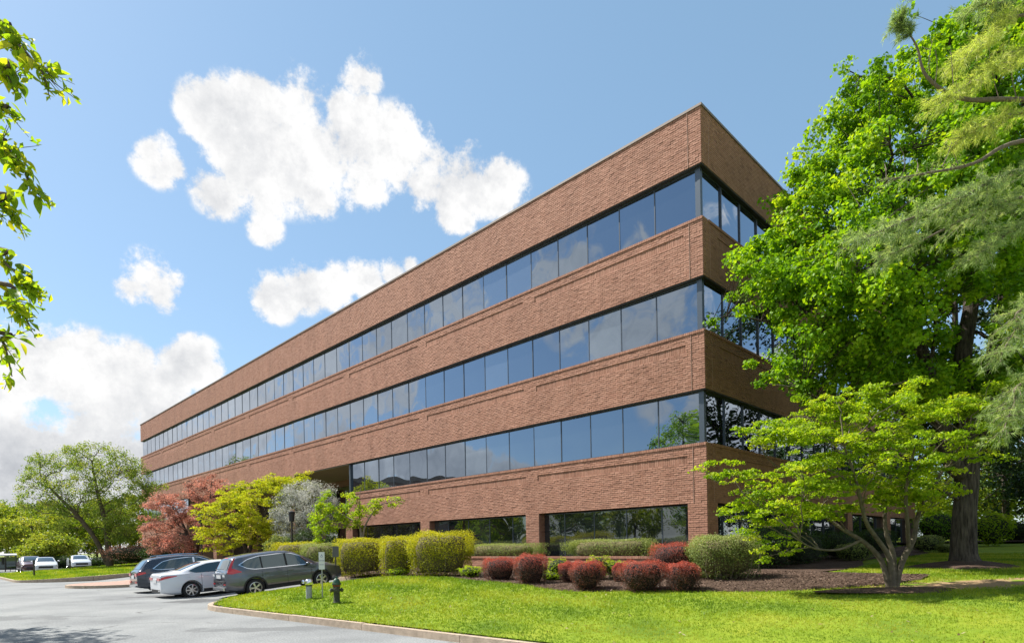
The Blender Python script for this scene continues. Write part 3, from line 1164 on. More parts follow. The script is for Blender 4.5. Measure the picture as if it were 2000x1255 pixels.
# ribbon windows: frame part > mullions and panes
rgw = np.random.default_rng(5)
def pane_mesh(w, h, mat):
    return mesh_from('pane', [(*[np.array([[-w / 2, 0, 0], [w / 2, 0, 0], [w / 2, 0, h], [-w / 2, 0, h]]), np.array([[3, 2, 1, 0]])], 0)], mat)
GL = .20
def ribbon(edges, z0, z1, mat, side=False, gl=GL, post=True, parent_name='window_band'):
    """edges: mullion positions including both ends"""
    fr = MB()
    e0, e1 = edges[0], edges[-1]
    def bx(a, b, y0, y1, za, zb):
        if side:
            fr.box((-y1, -b, za), (-y0, -a, zb))
        else:
            fr.box((a, y0, za), (b, y1, zb))
    bx(e0, e1, -gl - .06, -gl + .03, z0 - .02, z0 + .05)
    bx(e0, e1, -gl - .06, -gl + .015, z1 - .07, z1 - .034)
    f = bpart(fr, parent_name, M['mullion'])
    mm = MB().box((-.020, -.05, 0), (.020, .016, z1 - z0 - .13)).build('mullion', M['mullion'], f)
    me_m = mm.data
    first = True
    for x in edges[1:-1]:
        o = mm if first else link('mullion', me_m, f)
        first = False
        o.location = (gl, -x, z0 + .05) if side else (x, -gl, z0 + .05)
        o.rotation_euler = (0, 0, R(-90) if side else 0)
    cache = {}
    for a, b in zip(edges[:-1], edges[1:]):
        w = round(b - a, 3)
        if w not in cache:
            cache[w] = pane_mesh(w, z1 - z0 - .10, mat)
        o = link('pane', cache[w], f)
        c = (a + b) / 2
        o.location = (gl, -c, z0 + .04) if side else (c, -gl, z0 + .04)
        o.rotation_euler = (R(rgw.normal(0, .16)), 0, R((90 if side else 0) + rgw.normal(0, .28)) + (math.pi if side else 0))
    return f
EF = [.05] + [OFF + k * MOD for k in range(1, NB)] + [LEN - .05]
EF[0] = GL
ES = [GL] + [OFR + k * MOD for k in range(1, 20)] + [DEP - .1]
for z0, z1 in ((Z4B, Z4T), (Z3B, Z3T)):
    ribbon(EF, z0, z1, M['glass'])
    ribbon(ES, z0, z1, M['glass'], side=True)
ribbon([GL] + [OFF + k * MOD for k in range(1, 16)], Z2B, Z2T, M['glass'])
ribbon([OFF + k * MOD for k in range(35, NB)] + [LEN - .05], Z2B, Z2T, M['glass'])
ribbon(ES, Z2B, Z2T, M['glass'], side=True)
for z0, z1 in ((Z4B, Z4T), (Z3B, Z3T), (Z2B, Z2T)):
    bpart(MB().box((GL - .06, -GL - .10, z0 - .02), (GL + .13, -GL + .06, z1 - .034)), 'corner_post', M['post_metal'])
ep = MB()
ep.box((U_E0 - .06, -GL - .1, Z2B - .02), (U_E0 + .09, -GL + .1, Z2T - .036))
bpart(ep, 'entrance_post', M['post_metal'])
# ground floor windows between the piers
g1 = .34
bays = [(.74, COLU[0] - .4)] + [(a + .4, b - .4) for a, b in zip(COLU[:-1], COLU[1:])] + [(COLU[-1] + .4, LEN - .74)]
for a, b in bays:
    if a > U_E0 - 1 and b < U_E1 + 1:
        continue
    ed = [a] + [OFF + k * MOD for k in range(1, NB) if a + .3 < OFF + k * MOD < b - .3] + [b]
    ribbon(ed, .8, Z1T, M['glass_dk'], gl=g1, parent_name='ground_floor_window')
sb = [(.74, COLW[0] - .4)] + [(p + .4, q - .4) for p, q in zip(COLW[:-1], COLW[1:])] + [(COLW[-1] + .4, DEP - .74)]
for a, b in sb:
    ed = [a] + [OFR + k * MOD for k in range(1, 20) if a + .3 < OFR + k * MOD < b - .3] + [b]
    ribbon(ed, .9, Z1T, M['glass_dk'], side=True, gl=g1, parent_name='ground_floor_window')

# low planter wall in front of the ground-floor windows
pw = thing('planter_wall', W(0, 1.6, 0), 'low brick planter wall below the ground floor windows', 'wall', rz=YAW)
PU0, PU1, PZ = -1.2, 22.0, 1.38
Vp = [brick_run(PU0, PU1, .3, PZ - .10, .008, 3001)]
cap = brick_run(PU0 - .02, PU1, PZ - .10, PZ, .005, 3002, soldier=True, inset=-.03)
Vp.append(cap)
rt = brick_run(0, 1.3, .3, PZ - .10, .006, 3003)
Vp.append(np.stack([PU0 - rt[..., 1], -rt[..., 0], rt[..., 2]], -1)[:, [3, 2, 1, 0, 7, 6, 5, 4]])
Vb, Fb = bricks_mesh(Vp)
tag(link('brickwork', mesh_from('brickwork', [(Vb, Fb, 0)], M['brick']), pw), kind='stuff')
mb = MB().box((PU0, -.22, .25), (PU1, 0, PZ - .02)).box((PU0, -1.35, .25), (PU0 + .22, -.221, PZ - .02))
mb.build('wall_core', M['mortar'], pw)
mb = MB().box((PU0 + .22, -1.3, .3), (PU1, -.22, PZ - .12))
mb.build('planter_soil', M['mulch'], pw)

# ================================================================== plants
def unit(a):
    return a / (np.linalg.norm(a, axis=-1, keepdims=True) + 1e-9)

def leaf_quads(C, Nrm, size, rg, aspect=.62, fold=.18):
    """kite-shaped leaves, folded along the midrib"""
    n = len(C)
    Nrm = unit(Nrm)
    r = unit(rg.normal(0, 1, (n, 3)))
    T = unit(np.cross(Nrm, r))
    B = np.cross(Nrm, T)
    s = np.broadcast_to(np.asarray(size, float), (n,))[:, None]
    w = s * aspect * .5
    V = np.stack([C - T * s * .5, C + B * w + Nrm * s * fold - T * s * .05, C + T * s * .5 - Nrm * s * .06, C - B * w + Nrm * s * fold - T * s * .05], 1)
    F = np.arange(n * 4).reshape(n, 4)
    return V.reshape(-1, 3), F

def in_poly(P, poly):
    x, y = P[:, 0], P[:, 1]
    q = np.asarray(poly, float)
    ins = np.zeros(len(P), bool)
    j = len(q) - 1
    for i in range(len(q)):
        c = ((q[i, 1] > y) != (q[j, 1] > y)) & (x < (q[j, 0] - q[i, 0]) * (y - q[i, 1]) / (q[j, 1] - q[i, 1] + 1e-12) + q[i, 0])
        ins ^= c
        j = i
    return ins

def edge_dist(P, poly):
    q = np.asarray(poly, float)
    best = np.full(len(P), 1e9)
    for i in range(len(q)):
        a, b = q[i], q[(i + 1) % len(q)]
        ab = b - a
        t = np.clip(((P - a) @ ab) / (ab @ ab + 1e-9), 0, 1)
        best = np.minimum(best, np.linalg.norm(P - (a + t[:, None] * ab), axis=1))
    return best

def crown_centres(poly, d0, thick, n, rg, holes=(), shell=.6):
    """clump centres filling the volume whose outline is the polygon, at distance d0 and with real depth"""
    q = np.asarray(poly, float)
    lo, hi = q.min(0), q.max(0)
    out = []
    while sum(map(len, out)) < n:
        P = rg.uniform(lo, hi, (n * 3, 2))
        P = P[in_poly(P, q)]
        for (hx, hy, hr, keep) in holes:
            P = P[(np.hypot(P[:, 0] - hx, P[:, 1] - hy) > hr) | (rg.uniform(0, 1, len(P)) < keep)]
        out.append(P)
    P = np.concatenate(out)[:n]
    e = edge_dist(P, q) / FPX * d0
    t = np.minimum(thick, np.sqrt(np.maximum(e, .02) * thick) * 1.1)
    r = rg.uniform(-1, 1, n)
    r = np.sign(r) * np.abs(r) ** shell
    d = d0 + t * r
    dx, dy = P[:, 0] - 1000, P[:, 1] - 1065.5
    return np.stack([(dx - dy * ROLL) / FPX * d, d, EYE - (dx * ROLL + dy) / FPX * d], 1)

def bez(a, b, c, n=7):
    t = np.linspace(0, 1, n)[:, None]
    a, b, c = (np.asarray(tuple(q), float) for q in (a, b, c))
    return (1 - t) ** 2 * a + 2 * t * (1 - t) * b + t * t * c

def smooth_path(pts, n=14):
    P = np.asarray([tuple(p) for p in pts], float)
    s = np.r_[0, np.cumsum(np.linalg.norm(np.diff(P, axis=0), axis=1))]
    m = len(P)
    # Catmull-Rom
    out = []
    for i in range(m - 1):
        p0, p1, p2, p3 = P[max(i - 1, 0)], P[i], P[i + 1], P[min(i + 2, m - 1)]
        for t in np.linspace(0, 1, max(3, n // (m - 1)), endpoint=False):
            out.append(.5 * ((2 * p1) + (-p0 + p2) * t + (2 * p0 - 5 * p1 + 4 * p2 - p3) * t * t + (-p0 + 3 * p1 - 3 * p2 + p3) * t ** 3))
    out.append(P[-1])
    return np.array(out)

def make_tree(name, label, cat, base, trunks, centres, leafm, barkm, rg, limbs=8, nleaf=45, rad=.4, flat=.6, size=.1, up=.5, aspect=.62,
              fold=.18, group=None, twigs=True, limb_r=.06, tw_r=.012, tint_c=.5, drop=0.0, extra_limbs=(), size_var=.3, limb_from=(.45, 1.0), flare=1.0):
    """trunks: list of (points, radii). Limbs reach into the crown, twigs join every clump, leaves fill the clumps."""
    root = thing(name, base, label, cat, group=group)
    b = np.array(tuple(base))
    tr = MB()
    nodes, node_r = [], []
    for pts, rad_ in trunks:
        P = smooth_path(pts, 16)
        r = np.interp(np.linspace(0, 1, len(P)), np.linspace(0, 1, len(rad_)), rad_)
        tr.tube(P - b, r, n=12)
        nodes.append(P)
    trunk_nodes = np.concatenate(nodes)
    # limbs towards well-spread clumps
    K = min(limbs, len(centres))
    idx = [int(rg.integers(len(centres)))]
    dist = np.linalg.norm(centres - centres[idx[0]], axis=1)
    for _ in range(K - 1):
        idx.append(int(dist.argmax()))
        dist = np.minimum(dist, np.linalg.norm(centres - centres[idx[-1]], axis=1))
    lb = MB()
    limb_nodes = [trunk_nodes[len(trunk_nodes) // 3:]]
    for k in idx:
        c = centres[k]
        cand = np.concatenate([P[int(len(P) * limb_from[0]):max(int(len(P) * limb_from[1]), int(len(P) * limb_from[0]) + 1)] for P in nodes])
        low = cand[cand[:, 2] < c[2] + .3]
        cand = low if len(low) else cand
        # prefer an attachment that gives a rising limb
        cost = np.linalg.norm(cand[:, :2] - c[:2], axis=1) * .6 + np.abs(cand[:, 2] - (c[2] - np.linalg.norm(cand[:, :2] - c[:2], axis=1) * .6))
        a = cand[int(cost.argmin())]
        mid = (a + c) / 2 + np.array([0, 0, .12 * np.linalg.norm(c - a)]) + rg.normal(0, .05, 3) * np.linalg.norm(c - a)
        P = bez(a, mid, c, 9)
        P[1:-1] += rg.normal(0, .02, (7, 3)) * np.linalg.norm(c - a)
        lb.tube(P - b, np.linspace(limb_r, limb_r * .2, 9), n=6)
        limb_nodes.append(P[2:])
    for pts, rad_ in extra_limbs:
        P = smooth_path(pts, 14)
        lb.tube(P - b, np.interp(np.linspace(0, 1, len(P)), np.linspace(0, 1, len(rad_)), rad_), n=7)
        limb_nodes.append(P[2:])
    LN = np.concatenate(limb_nodes)
    if twigs:
        for c in centres:
            d = np.linalg.norm(LN - c, axis=1) + np.maximum(0, LN[:, 2] - c[2]) * .8
            a = LN[int(d.argmin())]
            P = bez(a, (a + c) / 2 + np.array([0, 0, .08]) + rg.normal(0, .05, 3), c, 4)
            lb.tube(P - b, np.linspace(tw_r, tw_r * .35, 4), n=3, cap=False)
    tr.build('trunk', barkm, root, smooth=True)
    if lb.p:
        tag(lb.build('limbs', barkm, root, smooth=True), kind='stuff')
    # leaves
    n = len(centres) * nleaf
    cc = np.repeat(centres, nleaf, 0)
    o = rg.normal(0, 1, (n, 3))
    o = unit(o) * (rg.uniform(0, 1, (n, 1)) ** .5) * rad * np.repeat(rg.uniform(.6, 1.3, len(centres)), nleaf)[:, None]
    o[:, 2] *= flat
    if drop:
        o[:, 2] -= drop * (o[:, 0] ** 2 + o[:, 1] ** 2) / rad
    P = cc + o - b
    nrm = unit(o) * (1 - up) + np.array([0, 0, up]) + rg.normal(0, .45, (n, 3))
    V, F = leaf_quads(P, nrm, size * rg.uniform(1 - size_var, 1 + size_var, n), rg, aspect, fold)
    tint = np.clip(tint_c + np.repeat(rg.normal(0, .2, len(centres)), nleaf) + rg.normal(0, .17, n), 0, 1)
    cr = link('crown', mesh_from('crown', [(V, F, 0)], leafm, {'tint': np.repeat(tint, 4)}), root)
    tag(cr, kind='stuff')
    return root

M['bark_md'] = simple('mottled_bark', (.115, .095, .065), .9, var=.45, vscale=7, bump=.8, bscale=25)
# ---- leaf colours
M['lf_maple'] = leaf_mat('maple_leaf', [(.065, .16, .008), (.13, .28, .010), (.22, .39, .014), (.33, .46, .02)], trans=.48, tcol=(1.6, 1.45, .45))
M['lf_jmaple'] = leaf_mat('young_maple_leaf', [(.15, .25, .012), (.24, .36, .016), (.34, .44, .02), (.45, .48, .03)], trans=.55, tcol=(1.35, 1.4, .5))
M['lf_red'] = leaf_mat('pink_maple_leaf', [(.20, .11, .09), (.34, .19, .155), (.50, .26, .205), (.62, .26, .20)], trans=.5, tcol=(1.25, 1.05, .9))
M['lf_yel'] = leaf_mat('gold_maple_leaf', [(.23, .28, .015), (.36, .41, .02), (.47, .49, .03), (.56, .50, .06)], trans=.5, tcol=(1.3, 1.3, .5))
M['lf_grey'] = leaf_mat('silvery_leaf', [(.07, .095, .055), (.17, .20, .14), (.43, .44, .40), (.75, .74, .70)], trans=.25, tcol=(1.0, 1.0, .85))
M['lf_birch'] = leaf_mat('birch_leaf', [(.08, .15, .025), (.14, .22, .04), (.22, .29, .06), (.32, .34, .10)], trans=.5, tcol=(1.5, 1.4, .6))
M['lf_bg'] = leaf_mat('wood_leaf', [(.07, .13, .012), (.13, .21, .016), (.21, .27, .025), (.30, .31, .05)], trans=.45, tcol=(1.5, 1.4, .55))
M['lf_bgy'] = leaf_mat('yellowish_wood_leaf', [(.12, .18, .02), (.20, .27, .03), (.29, .34, .05), (.37, .37, .08)], trans=.45, tcol=(1.4, 1.35, .55))
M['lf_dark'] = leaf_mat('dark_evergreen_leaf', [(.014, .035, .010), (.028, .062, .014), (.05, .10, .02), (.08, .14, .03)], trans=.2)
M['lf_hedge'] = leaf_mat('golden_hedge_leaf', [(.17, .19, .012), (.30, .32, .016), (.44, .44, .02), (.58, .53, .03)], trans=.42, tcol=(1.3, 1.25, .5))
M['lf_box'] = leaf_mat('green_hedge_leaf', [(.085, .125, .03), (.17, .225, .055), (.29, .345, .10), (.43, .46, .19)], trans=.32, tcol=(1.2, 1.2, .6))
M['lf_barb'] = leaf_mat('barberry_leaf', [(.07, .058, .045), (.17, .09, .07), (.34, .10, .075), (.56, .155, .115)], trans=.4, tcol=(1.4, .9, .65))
M['lf_cherry'] = leaf_mat('cherry_leaf', [(.12, .23, .014), (.21, .33, .018), (.31, .41, .022), (.42, .43, .035)], trans=.65, tcol=(1.6, 1.5, .5))
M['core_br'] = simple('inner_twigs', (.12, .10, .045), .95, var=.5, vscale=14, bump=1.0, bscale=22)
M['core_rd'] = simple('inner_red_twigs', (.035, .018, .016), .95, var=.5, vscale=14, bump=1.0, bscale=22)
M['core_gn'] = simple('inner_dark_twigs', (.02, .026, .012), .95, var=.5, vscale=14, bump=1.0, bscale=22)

# ---- clipped shrubs
def shrub(name, label, cat, c, dims, leafm, corem, rg, n=5000, size=.045, power=3.0, group=None, legs=0, rz=0.0, lit_top_tint=.35, foot=.78, rise=0.0, ragged=.06, low_tint=.35):
    """c: base centre; dims: full width, depth, height. Rounded body, leaf shell over a twiggy core."""
    root = thing(name, c, label, cat, rz=rz, group=group)
    a, b, h = dims[0] / 2, dims[1] / 2, dims[2]
    hz = h * (1 - rise) / 2
    z0 = h * rise + hz
    D = unit(rg.normal(0, 1, (n * 2, 3)))
    D[:, 2] = np.where(rg.uniform(0, 1, n * 2) < .25, np.abs(D[:, 2]), D[:, 2])
    k = (np.abs(D) ** power).sum(1) ** (-1 / power)
    lump = 1 + ragged * np.sin(D[:, 0] * 7 + D[:, 2] * 5 + c[0] * 9) + ragged * .7 * np.sin(D[:, 1] * 9 - D[:, 2] * 8 + c[1] * 7)
    rr = k * lump
    S = D * rr[:, None]
    # taper to the foot
    tz = (S[:, 2] + 1) / 2
    f = foot + (1 - foot) * np.clip(tz * 1.7, 0, 1)
    P = np.stack([S[:, 0] * a * f, S[:, 1] * b * f, z0 + S[:, 2] * hz], 1)
    dep = rg.uniform(.80, 1.03, (n * 2, 1)) ** 1.0
    dep = np.where(rg.uniform(0, 1, (n * 2, 1)) < .05, dep * rg.uniform(1.0, 1.14, (n * 2, 1)), dep)
    cen = np.array([0, 0, z0])
    P = cen + (P - cen) * dep
    keep = (rg.uniform(0, 1, n * 2) < np.clip(.52 + tz * 1.0, 0, 1)) & (P[:, 2] > .02)
    P, D, tz = P[keep][:n], D[keep][:n], tz[keep][:n]
    m = len(P)
    V, F = leaf_quads(P, D + rg.normal(0, .55, (m, 3)) + np.array([0, 0, .25]), size * rg.uniform(.6, 1.35, m), rg, .6)
    tint = np.clip(low_tint + lit_top_tint * sst(tz, .45, .95) + rg.normal(0, .2, m), 0, 1)  # tint rises with height: sunlit tops painted into the leaf colour
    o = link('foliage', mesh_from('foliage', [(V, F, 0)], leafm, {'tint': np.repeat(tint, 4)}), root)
    tag(o, kind='stuff')
    # inner mass
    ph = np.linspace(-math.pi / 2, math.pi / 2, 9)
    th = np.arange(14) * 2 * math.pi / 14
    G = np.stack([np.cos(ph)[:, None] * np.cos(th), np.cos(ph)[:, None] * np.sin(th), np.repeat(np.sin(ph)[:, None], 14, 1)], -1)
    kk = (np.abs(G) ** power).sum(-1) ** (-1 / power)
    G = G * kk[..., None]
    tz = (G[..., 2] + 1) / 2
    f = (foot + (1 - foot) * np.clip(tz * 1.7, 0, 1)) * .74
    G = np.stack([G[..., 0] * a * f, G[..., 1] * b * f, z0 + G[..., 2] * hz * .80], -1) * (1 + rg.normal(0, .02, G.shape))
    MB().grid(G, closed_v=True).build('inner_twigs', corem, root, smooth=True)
    if legs:
        lb = MB()
        for _ in range(legs):
            x, y = rg.uniform(-a, a) * .85, rg.uniform(-b, b) * .85
            x2, y2 = x * 1.12 + rg.normal(0, .06), y * 1.12 + rg.normal(0, .05)
            lb.tube([(x * .8, y * .8, -.03), ((x + x2) / 2 + rg.normal(0, .02), (y + y2) / 2, z0 * .45), (x2, y2, z0 * 1.1)], [.013, .010, .005], n=4, cap=False)
        tag(lb.build('stems', M['bark_lt'], root), kind='stuff')
    return root

gz = lambda u, v: float(lawn_z(u, v)) + .03
def S(u, v, dz=0.0):
    return W(u, v, gz(u, v) + dz)
rs = np.random.default_rng(21)
# golden hedges in a row behind the cars
HG = 'clipped golden hedges in front of the building'
def hedge_px(x0, x1, ytop, d, depth, lab, mat='lf_hedge', core='core_br', n=5200, legs=14, base_z=.45, power=7, size=.05, ragged=.035):
    a, b = at(x0, 1070, d), at(x1, 1070, d)
    top = at((x0 + x1) / 2, ytop, d).z
    c = (a + b) / 2
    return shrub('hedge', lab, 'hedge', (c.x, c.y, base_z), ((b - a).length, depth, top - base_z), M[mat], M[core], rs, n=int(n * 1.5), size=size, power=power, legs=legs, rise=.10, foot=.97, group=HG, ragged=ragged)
hedge_px(530, 645, 1058, 31.0, 2.0, 'golden hedge farthest left, above the hood of the grey SUV', base_z=.7)
hedge_px(592, 672, 1061, 28.6, 1.8, 'paler green golden hedge behind the small white sign', mat='lf_box', base_z=.6)
hedge_px(658, 752, 1051, 26.4, 2.0, 'square golden hedge just right of the small white sign', n=7000)
hedge_px(746, 812, 1048, 25.0, 1.9, 'narrow golden hedge in the middle of the tall hedge row', n=6000)
hedge_px(800, 922, 1039, 23.9, 2.0, 'widest tallest golden hedge at the right end of the row', n=9000, legs=26, ragged=.06)
# flat-topped hedges in the planter
for (u0, u1, zt, lab) in ((1.45, 5.5, 1.98, 'flat green hedge in the planter nearest the building corner'),
                          (6.9, 11.6, 1.90, 'flat green hedge in the planter beside the golden hedges')):
    c = W((u0 + u1) / 2, .95, 1.22)
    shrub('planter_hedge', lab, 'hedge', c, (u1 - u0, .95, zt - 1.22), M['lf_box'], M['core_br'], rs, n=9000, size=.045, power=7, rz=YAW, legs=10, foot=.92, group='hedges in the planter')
c = at(1413, 1131, 18.0)
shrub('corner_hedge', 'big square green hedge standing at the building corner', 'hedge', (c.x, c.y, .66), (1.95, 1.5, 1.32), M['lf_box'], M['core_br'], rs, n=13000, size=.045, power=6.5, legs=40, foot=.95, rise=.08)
# barberries
BG = 'clipped red barberry bushes'
for (x0, x1, yt, yb, d, lab) in (
        (943, 1012, 1090, 1136, 20.9, 'red barberry bush farthest left, next to the golden hedges'),
        (1004, 1070, 1083, 1143, 19.4, 'tall red barberry bush second from the left'),
        (1091, 1135, 1098, 1138, 19.2, 'red barberry half hidden behind its left-middle neighbour'),
        (1114, 1180, 1096, 1152, 17.3, 'red barberry bush at the lawn edge left of the widest one'),
        (1196, 1228, 1100, 1138, 18.6, 'small red barberry peeking out left of the widest one'),
        (1209, 1300, 1096, 1155, 16.4, 'widest red barberry bush at the front of the bed'),
        (1268, 1364, 1061, 1125, 19.0, 'largest tallest red barberry under the corner window'),
        (1304, 1366, 1100, 1155, 15.9, 'small purplish barberry at the right end of the row')):
    a, b = at(x0, yb, d), at(x1, yb, d)
    h = at(x0, yt, d).z - a.z + .05
    w = (b - a).length
    shrub('barberry', lab, 'shrub', ((a.x + b.x) / 2, d, (a.z + b.z) / 2 - .03), (w, w * .95, h), M['lf_barb'], M['core_rd'], rs, n=6500, size=.034, power=float(rs.uniform(2.6, 4.2)), foot=float(rs.uniform(.66, .86)), group=BG, lit_top_tint=.62, ragged=float(rs.uniform(.05, .10)), low_tint=.16)
# loose pale plants between the barberries and along the wall
for (x, y, d, h, lab) in ((1090, 1128, 20.4, .75, 'loose yellow-green plant left of the middle barberries'), (1168, 1118, 19.6, .8, 'loose yellow-green plant between the middle barberries'),
                     (1200, 1112, 19.9, .6, 'loose pale plant behind the widest barberry'), (1075, 1134, 20.2, .32, 'low bright green clump beside the tall barberry'),
                     (920, 1112, 22.2, .45, 'low green clump at the foot of the widest golden hedge'), (780, 1128, 24.2, .35, 'low green clump at the foot of the narrow golden hedge')):
    p = at(x, y, d)
    shrub('perennial', lab, 'plant', (p.x, p.y, gz(*uv(p.x, p.y)) - .02), (.95, .9, h), M['lf_jmaple'], M['core_gn'], rs, n=900, size=.05, power=2, legs=8, foot=.5, group='loose plants in the bed', ragged=.15)
# dark hedges in the shade along the side wall
for (u, v, w, dp, h, lab) in ((-1.5, -1.6, 1.9, 1.5, 1.5, 'dark shaded hedge nearest the corner on the side wall'), (-1.5, -4.6, 3.2, 1.4, 1.25, 'long dark shaded hedge behind the low maple'),
                        (-1.6, -9.0, 3.6, 1.4, 1.2, 'dark hedge further along the side wall'), (-1.7, -14.0, 3.4, 1.5, 1.2, 'dark hedge before the far end of the side wall')):
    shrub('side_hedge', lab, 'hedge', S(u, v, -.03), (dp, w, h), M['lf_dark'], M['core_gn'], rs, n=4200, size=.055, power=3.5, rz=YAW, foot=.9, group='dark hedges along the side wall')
for (x0, x1, yt, yb, d, lab) in ((1783, 1836, 1046, 1076, 29.5, 'square hedge left of the big tree trunk'), (1836, 1868, 1062, 1078, 28.5, 'small low hedge touching the big trunk'),
                            (1640, 1700, 1062, 1092, 24.0, 'round dark shrub behind the stems of the low maple')):
    a, b = at(x0, yb, d), at(x1, yb, d)
    shrub('small_hedge', lab, 'hedge', ((a.x + b.x) / 2, d, a.z - .05), ((b - a).length, 1.2, at(x0, yt, d).z - a.z + .05), M['lf_box'], M['core_gn'], rs, n=2200, size=.06, power=3.5, foot=.92, group='small hedges by the big tree')

# ---- big maple on the right
rt = np.random.default_rng(31)
poly = [(2080, -60), (1960, -25), (1890, 25), (1835, 60), (1800, 100), (1765, 130), (1745, 185), (1722, 160), (1690, 160), (1655, 185), (1640, 240), (1608, 262), (1580, 300), (1552, 320), (1545, 370),
        (1530, 405), (1535, 450), (1500, 455), (1462, 470), (1445, 510), (1440, 560), (1475, 590), (1515, 590), (1512, 625), (1490, 640), (1500, 690), (1535, 700), (1510, 735), (1500, 775), (1560, 790), (1620, 775),
        (1680, 790), (1760, 760), (1830, 800), (1920, 790), (1980, 820), (2080, 800)]
lob = crown_centres(poly, 19.0, 3.8, 400, rt, holes=[(1890, 640, 75, .18), (1790, 690, 50, .35), (1960, 640, 50, .4), (1840, 560, 40, .4), (1570, 420, 25, .3), (1690, 400, 22, .3), (1600, 520, 25, .4)])
cen = np.repeat(lob, 6, 0) + rt.normal(0, 1, (len(lob) * 6, 3)) * np.array([.44, .44, .26])
bt = at(1886, 1104, 19.0)
tk = [at(1886, 1108, 19), at(1882, 1080, 19), at(1884, 1000, 19), at(1890, 930, 19), at(1888, 860, 19)]
trunks = [(tk, [.54, .37, .32, .31, .34]),
          ([at(1886, 930, 19), at(1858, 900, 18.8), at(1835, 800, 18.4), at(1800, 680, 18.2), at(1760, 520, 18.0), at(1720, 330, 18)], [.26, .25, .2, .16, .11, .03]),
          ([at(1888, 880, 19), at(1890, 800, 19.1), at(1880, 700, 19.2), at(1900, 560, 19.3), at(1890, 380, 19.2), at(1900, 160, 19)], [.34, .30, .24, .2, .13, .03]),
          ([at(1895, 880, 19), at(1925, 790, 19.2), at(1945, 660, 19.6), at(1975, 500, 20), at(1990, 300, 20)], [.28, .25, .2, .14, .04]),
          ([at(1862, 900, 18.9), at(1790, 830, 19.4), at(1690, 740, 19.6), at(1600, 640, 19.6), at(1520, 560, 20)], [.15, .13, .10, .07, .02])]
make_tree('maple_tree', 'tall broad maple with thick dark trunk at right of the building', 'tree', (bt.x, bt.y, bt.z - .05), trunks, cen, M['lf_maple'], M['bark_dk'], rt,
          limbs=40, nleaf=66, rad=.36, flat=.7, size=.118, up=.45, aspect=.95, fold=.12, limb_r=.07, tw_r=.014, limb_from=(.5, .95))
# its mulch mound
mm_ = MB()
rr = np.linspace(0, 1, 9)
th = np.arange(28) * 2 * math.pi / 28
z = float(lawn_z(*uv(bt.x, bt.y)))
G = np.array([[(1.75 * r * math.cos(t) * (1 + .08 * math.sin(3 * t)), 1.4 * r * math.sin(t), .24 * (1 - r ** 1.6) - .03) for t in th] for r in rr])
mm_.grid(G, closed_v=True)
tag(mm_.build('mulch_mound', M['mulch'], smooth=True, loc=(bt.x, bt.y, z)), kind='structure')

# ---- low spreading maple in front of it
poly = [(1378, 905), (1392, 898), (1440, 912), (1490, 905), (1450, 880), (1450, 855), (1500, 850), (1452, 835), (1470, 815), (1520, 822), (1560, 810), (1555, 780), (1600, 778), (1625, 790), (1640, 768), (1700, 757), (1740, 770), (1770, 740), (1800, 755),
        (1840, 775), (1870, 780), (1905, 760), (1955, 735), (1985, 750), (1945, 780), (1975, 805), (1960, 830), (1930, 850), (1945, 890), (1915, 915), (1860, 935), (1820, 960), (1790, 985), (1700, 985), (1640, 1000), (1580, 1010),
        (1545, 1040), (1520, 1090), (1500, 1098), (1505, 1060), (1480, 1040), (1445, 1020), (1425, 985), (1470, 975), (1480, 950), (1430, 935)]
d0 = 14.3
lob = crown_centres(poly, d0, 1.9, 190, rt, holes=[(1560, 880, 22, .3), (1500, 885, 18, .2), (1720, 830, 18, .4), (1880, 850, 18, .4), (1630, 930, 20, .4)], shell=.8)
hub = np.array(tuple(at(1735, 960, d0)))
ax_ = lob - hub
ax_[:, 2] *= .25
ax_ = unit(ax_ + rt.normal(0, .25, ax_.shape))
cen = np.concatenate([lob + ax_ * t + np.array([0, 0, -.28 * (t + .3) ** 2 + .03]) + rt.normal(0, .05, lob.shape) for t in (-.5, -.25, 0, .2, .38)])
bs = at(1735, 1147, d0)
trunks = [([at(1738, 1150, d0), at(1722, 1095, d0), at(1690, 1060, d0), at(1650, 1035, d0 + .2), at(1600, 1000, d0 + .4), at(1540, 950, d0 + .4)], [.085, .06, .052, .045, .032, .012]),
          ([at(1740, 1150, d0), at(1737, 1090, d0 - .1), at(1712, 1050, d0 - .2), at(1690, 1015, d0 - .4), at(1670, 930, d0 - .7), at(1640, 850, d0 - .9)], [.09, .06, .05, .045, .03, .012]),
          ([at(1742, 1150, d0), at(1745, 1085, d0 + .2), at(1732, 1045, d0 + .3), at(1728, 1000, d0 + .4), at(1740, 920, d0 + .6), at(1730, 820, d0 + .8)], [.09, .06, .05, .042, .03, .012]),
          ([at(1748, 1150, d0 + .05), at(1760, 1100, d0 + .1), at(1785, 1050, d0 + .1), at(1795, 1000, d0 + .2), at(1840, 920, d0 + .2), at(1900, 840, d0)], [.085, .07, .06, .048, .035, .012]),
          ([at(1775, 1070, d0 + .1), at(1772, 1020, d0 - .2), at(1770, 950, d0 - .5), at(1790, 860, d0 - .8)], [.05, .045, .03, .012]),
          ([at(1680, 1055, d0), at(1640, 1072, d0 - .3), at(1600, 1072, d0 - .5), at(1572, 1062, d0 - .7), at(1560, 1050, d0 - .8)], [.035, .028, .024, .018, .008])]
make_tree('low_maple', 'low spreading yellow-green maple with several bare stems on the lawn', 'tree', (bs.x, bs.y, bs.z - .02), trunks, cen, M['lf_jmaple'], M['bark_md'], rt,
          limbs=60, nleaf=52, rad=.22, flat=.26, size=.072, up=.65, aspect=.7, fold=.1, limb_r=.018, tw_r=.006, drop=.30, limb_from=(.5, .98))
p = at(1760, 1152, 13.9)
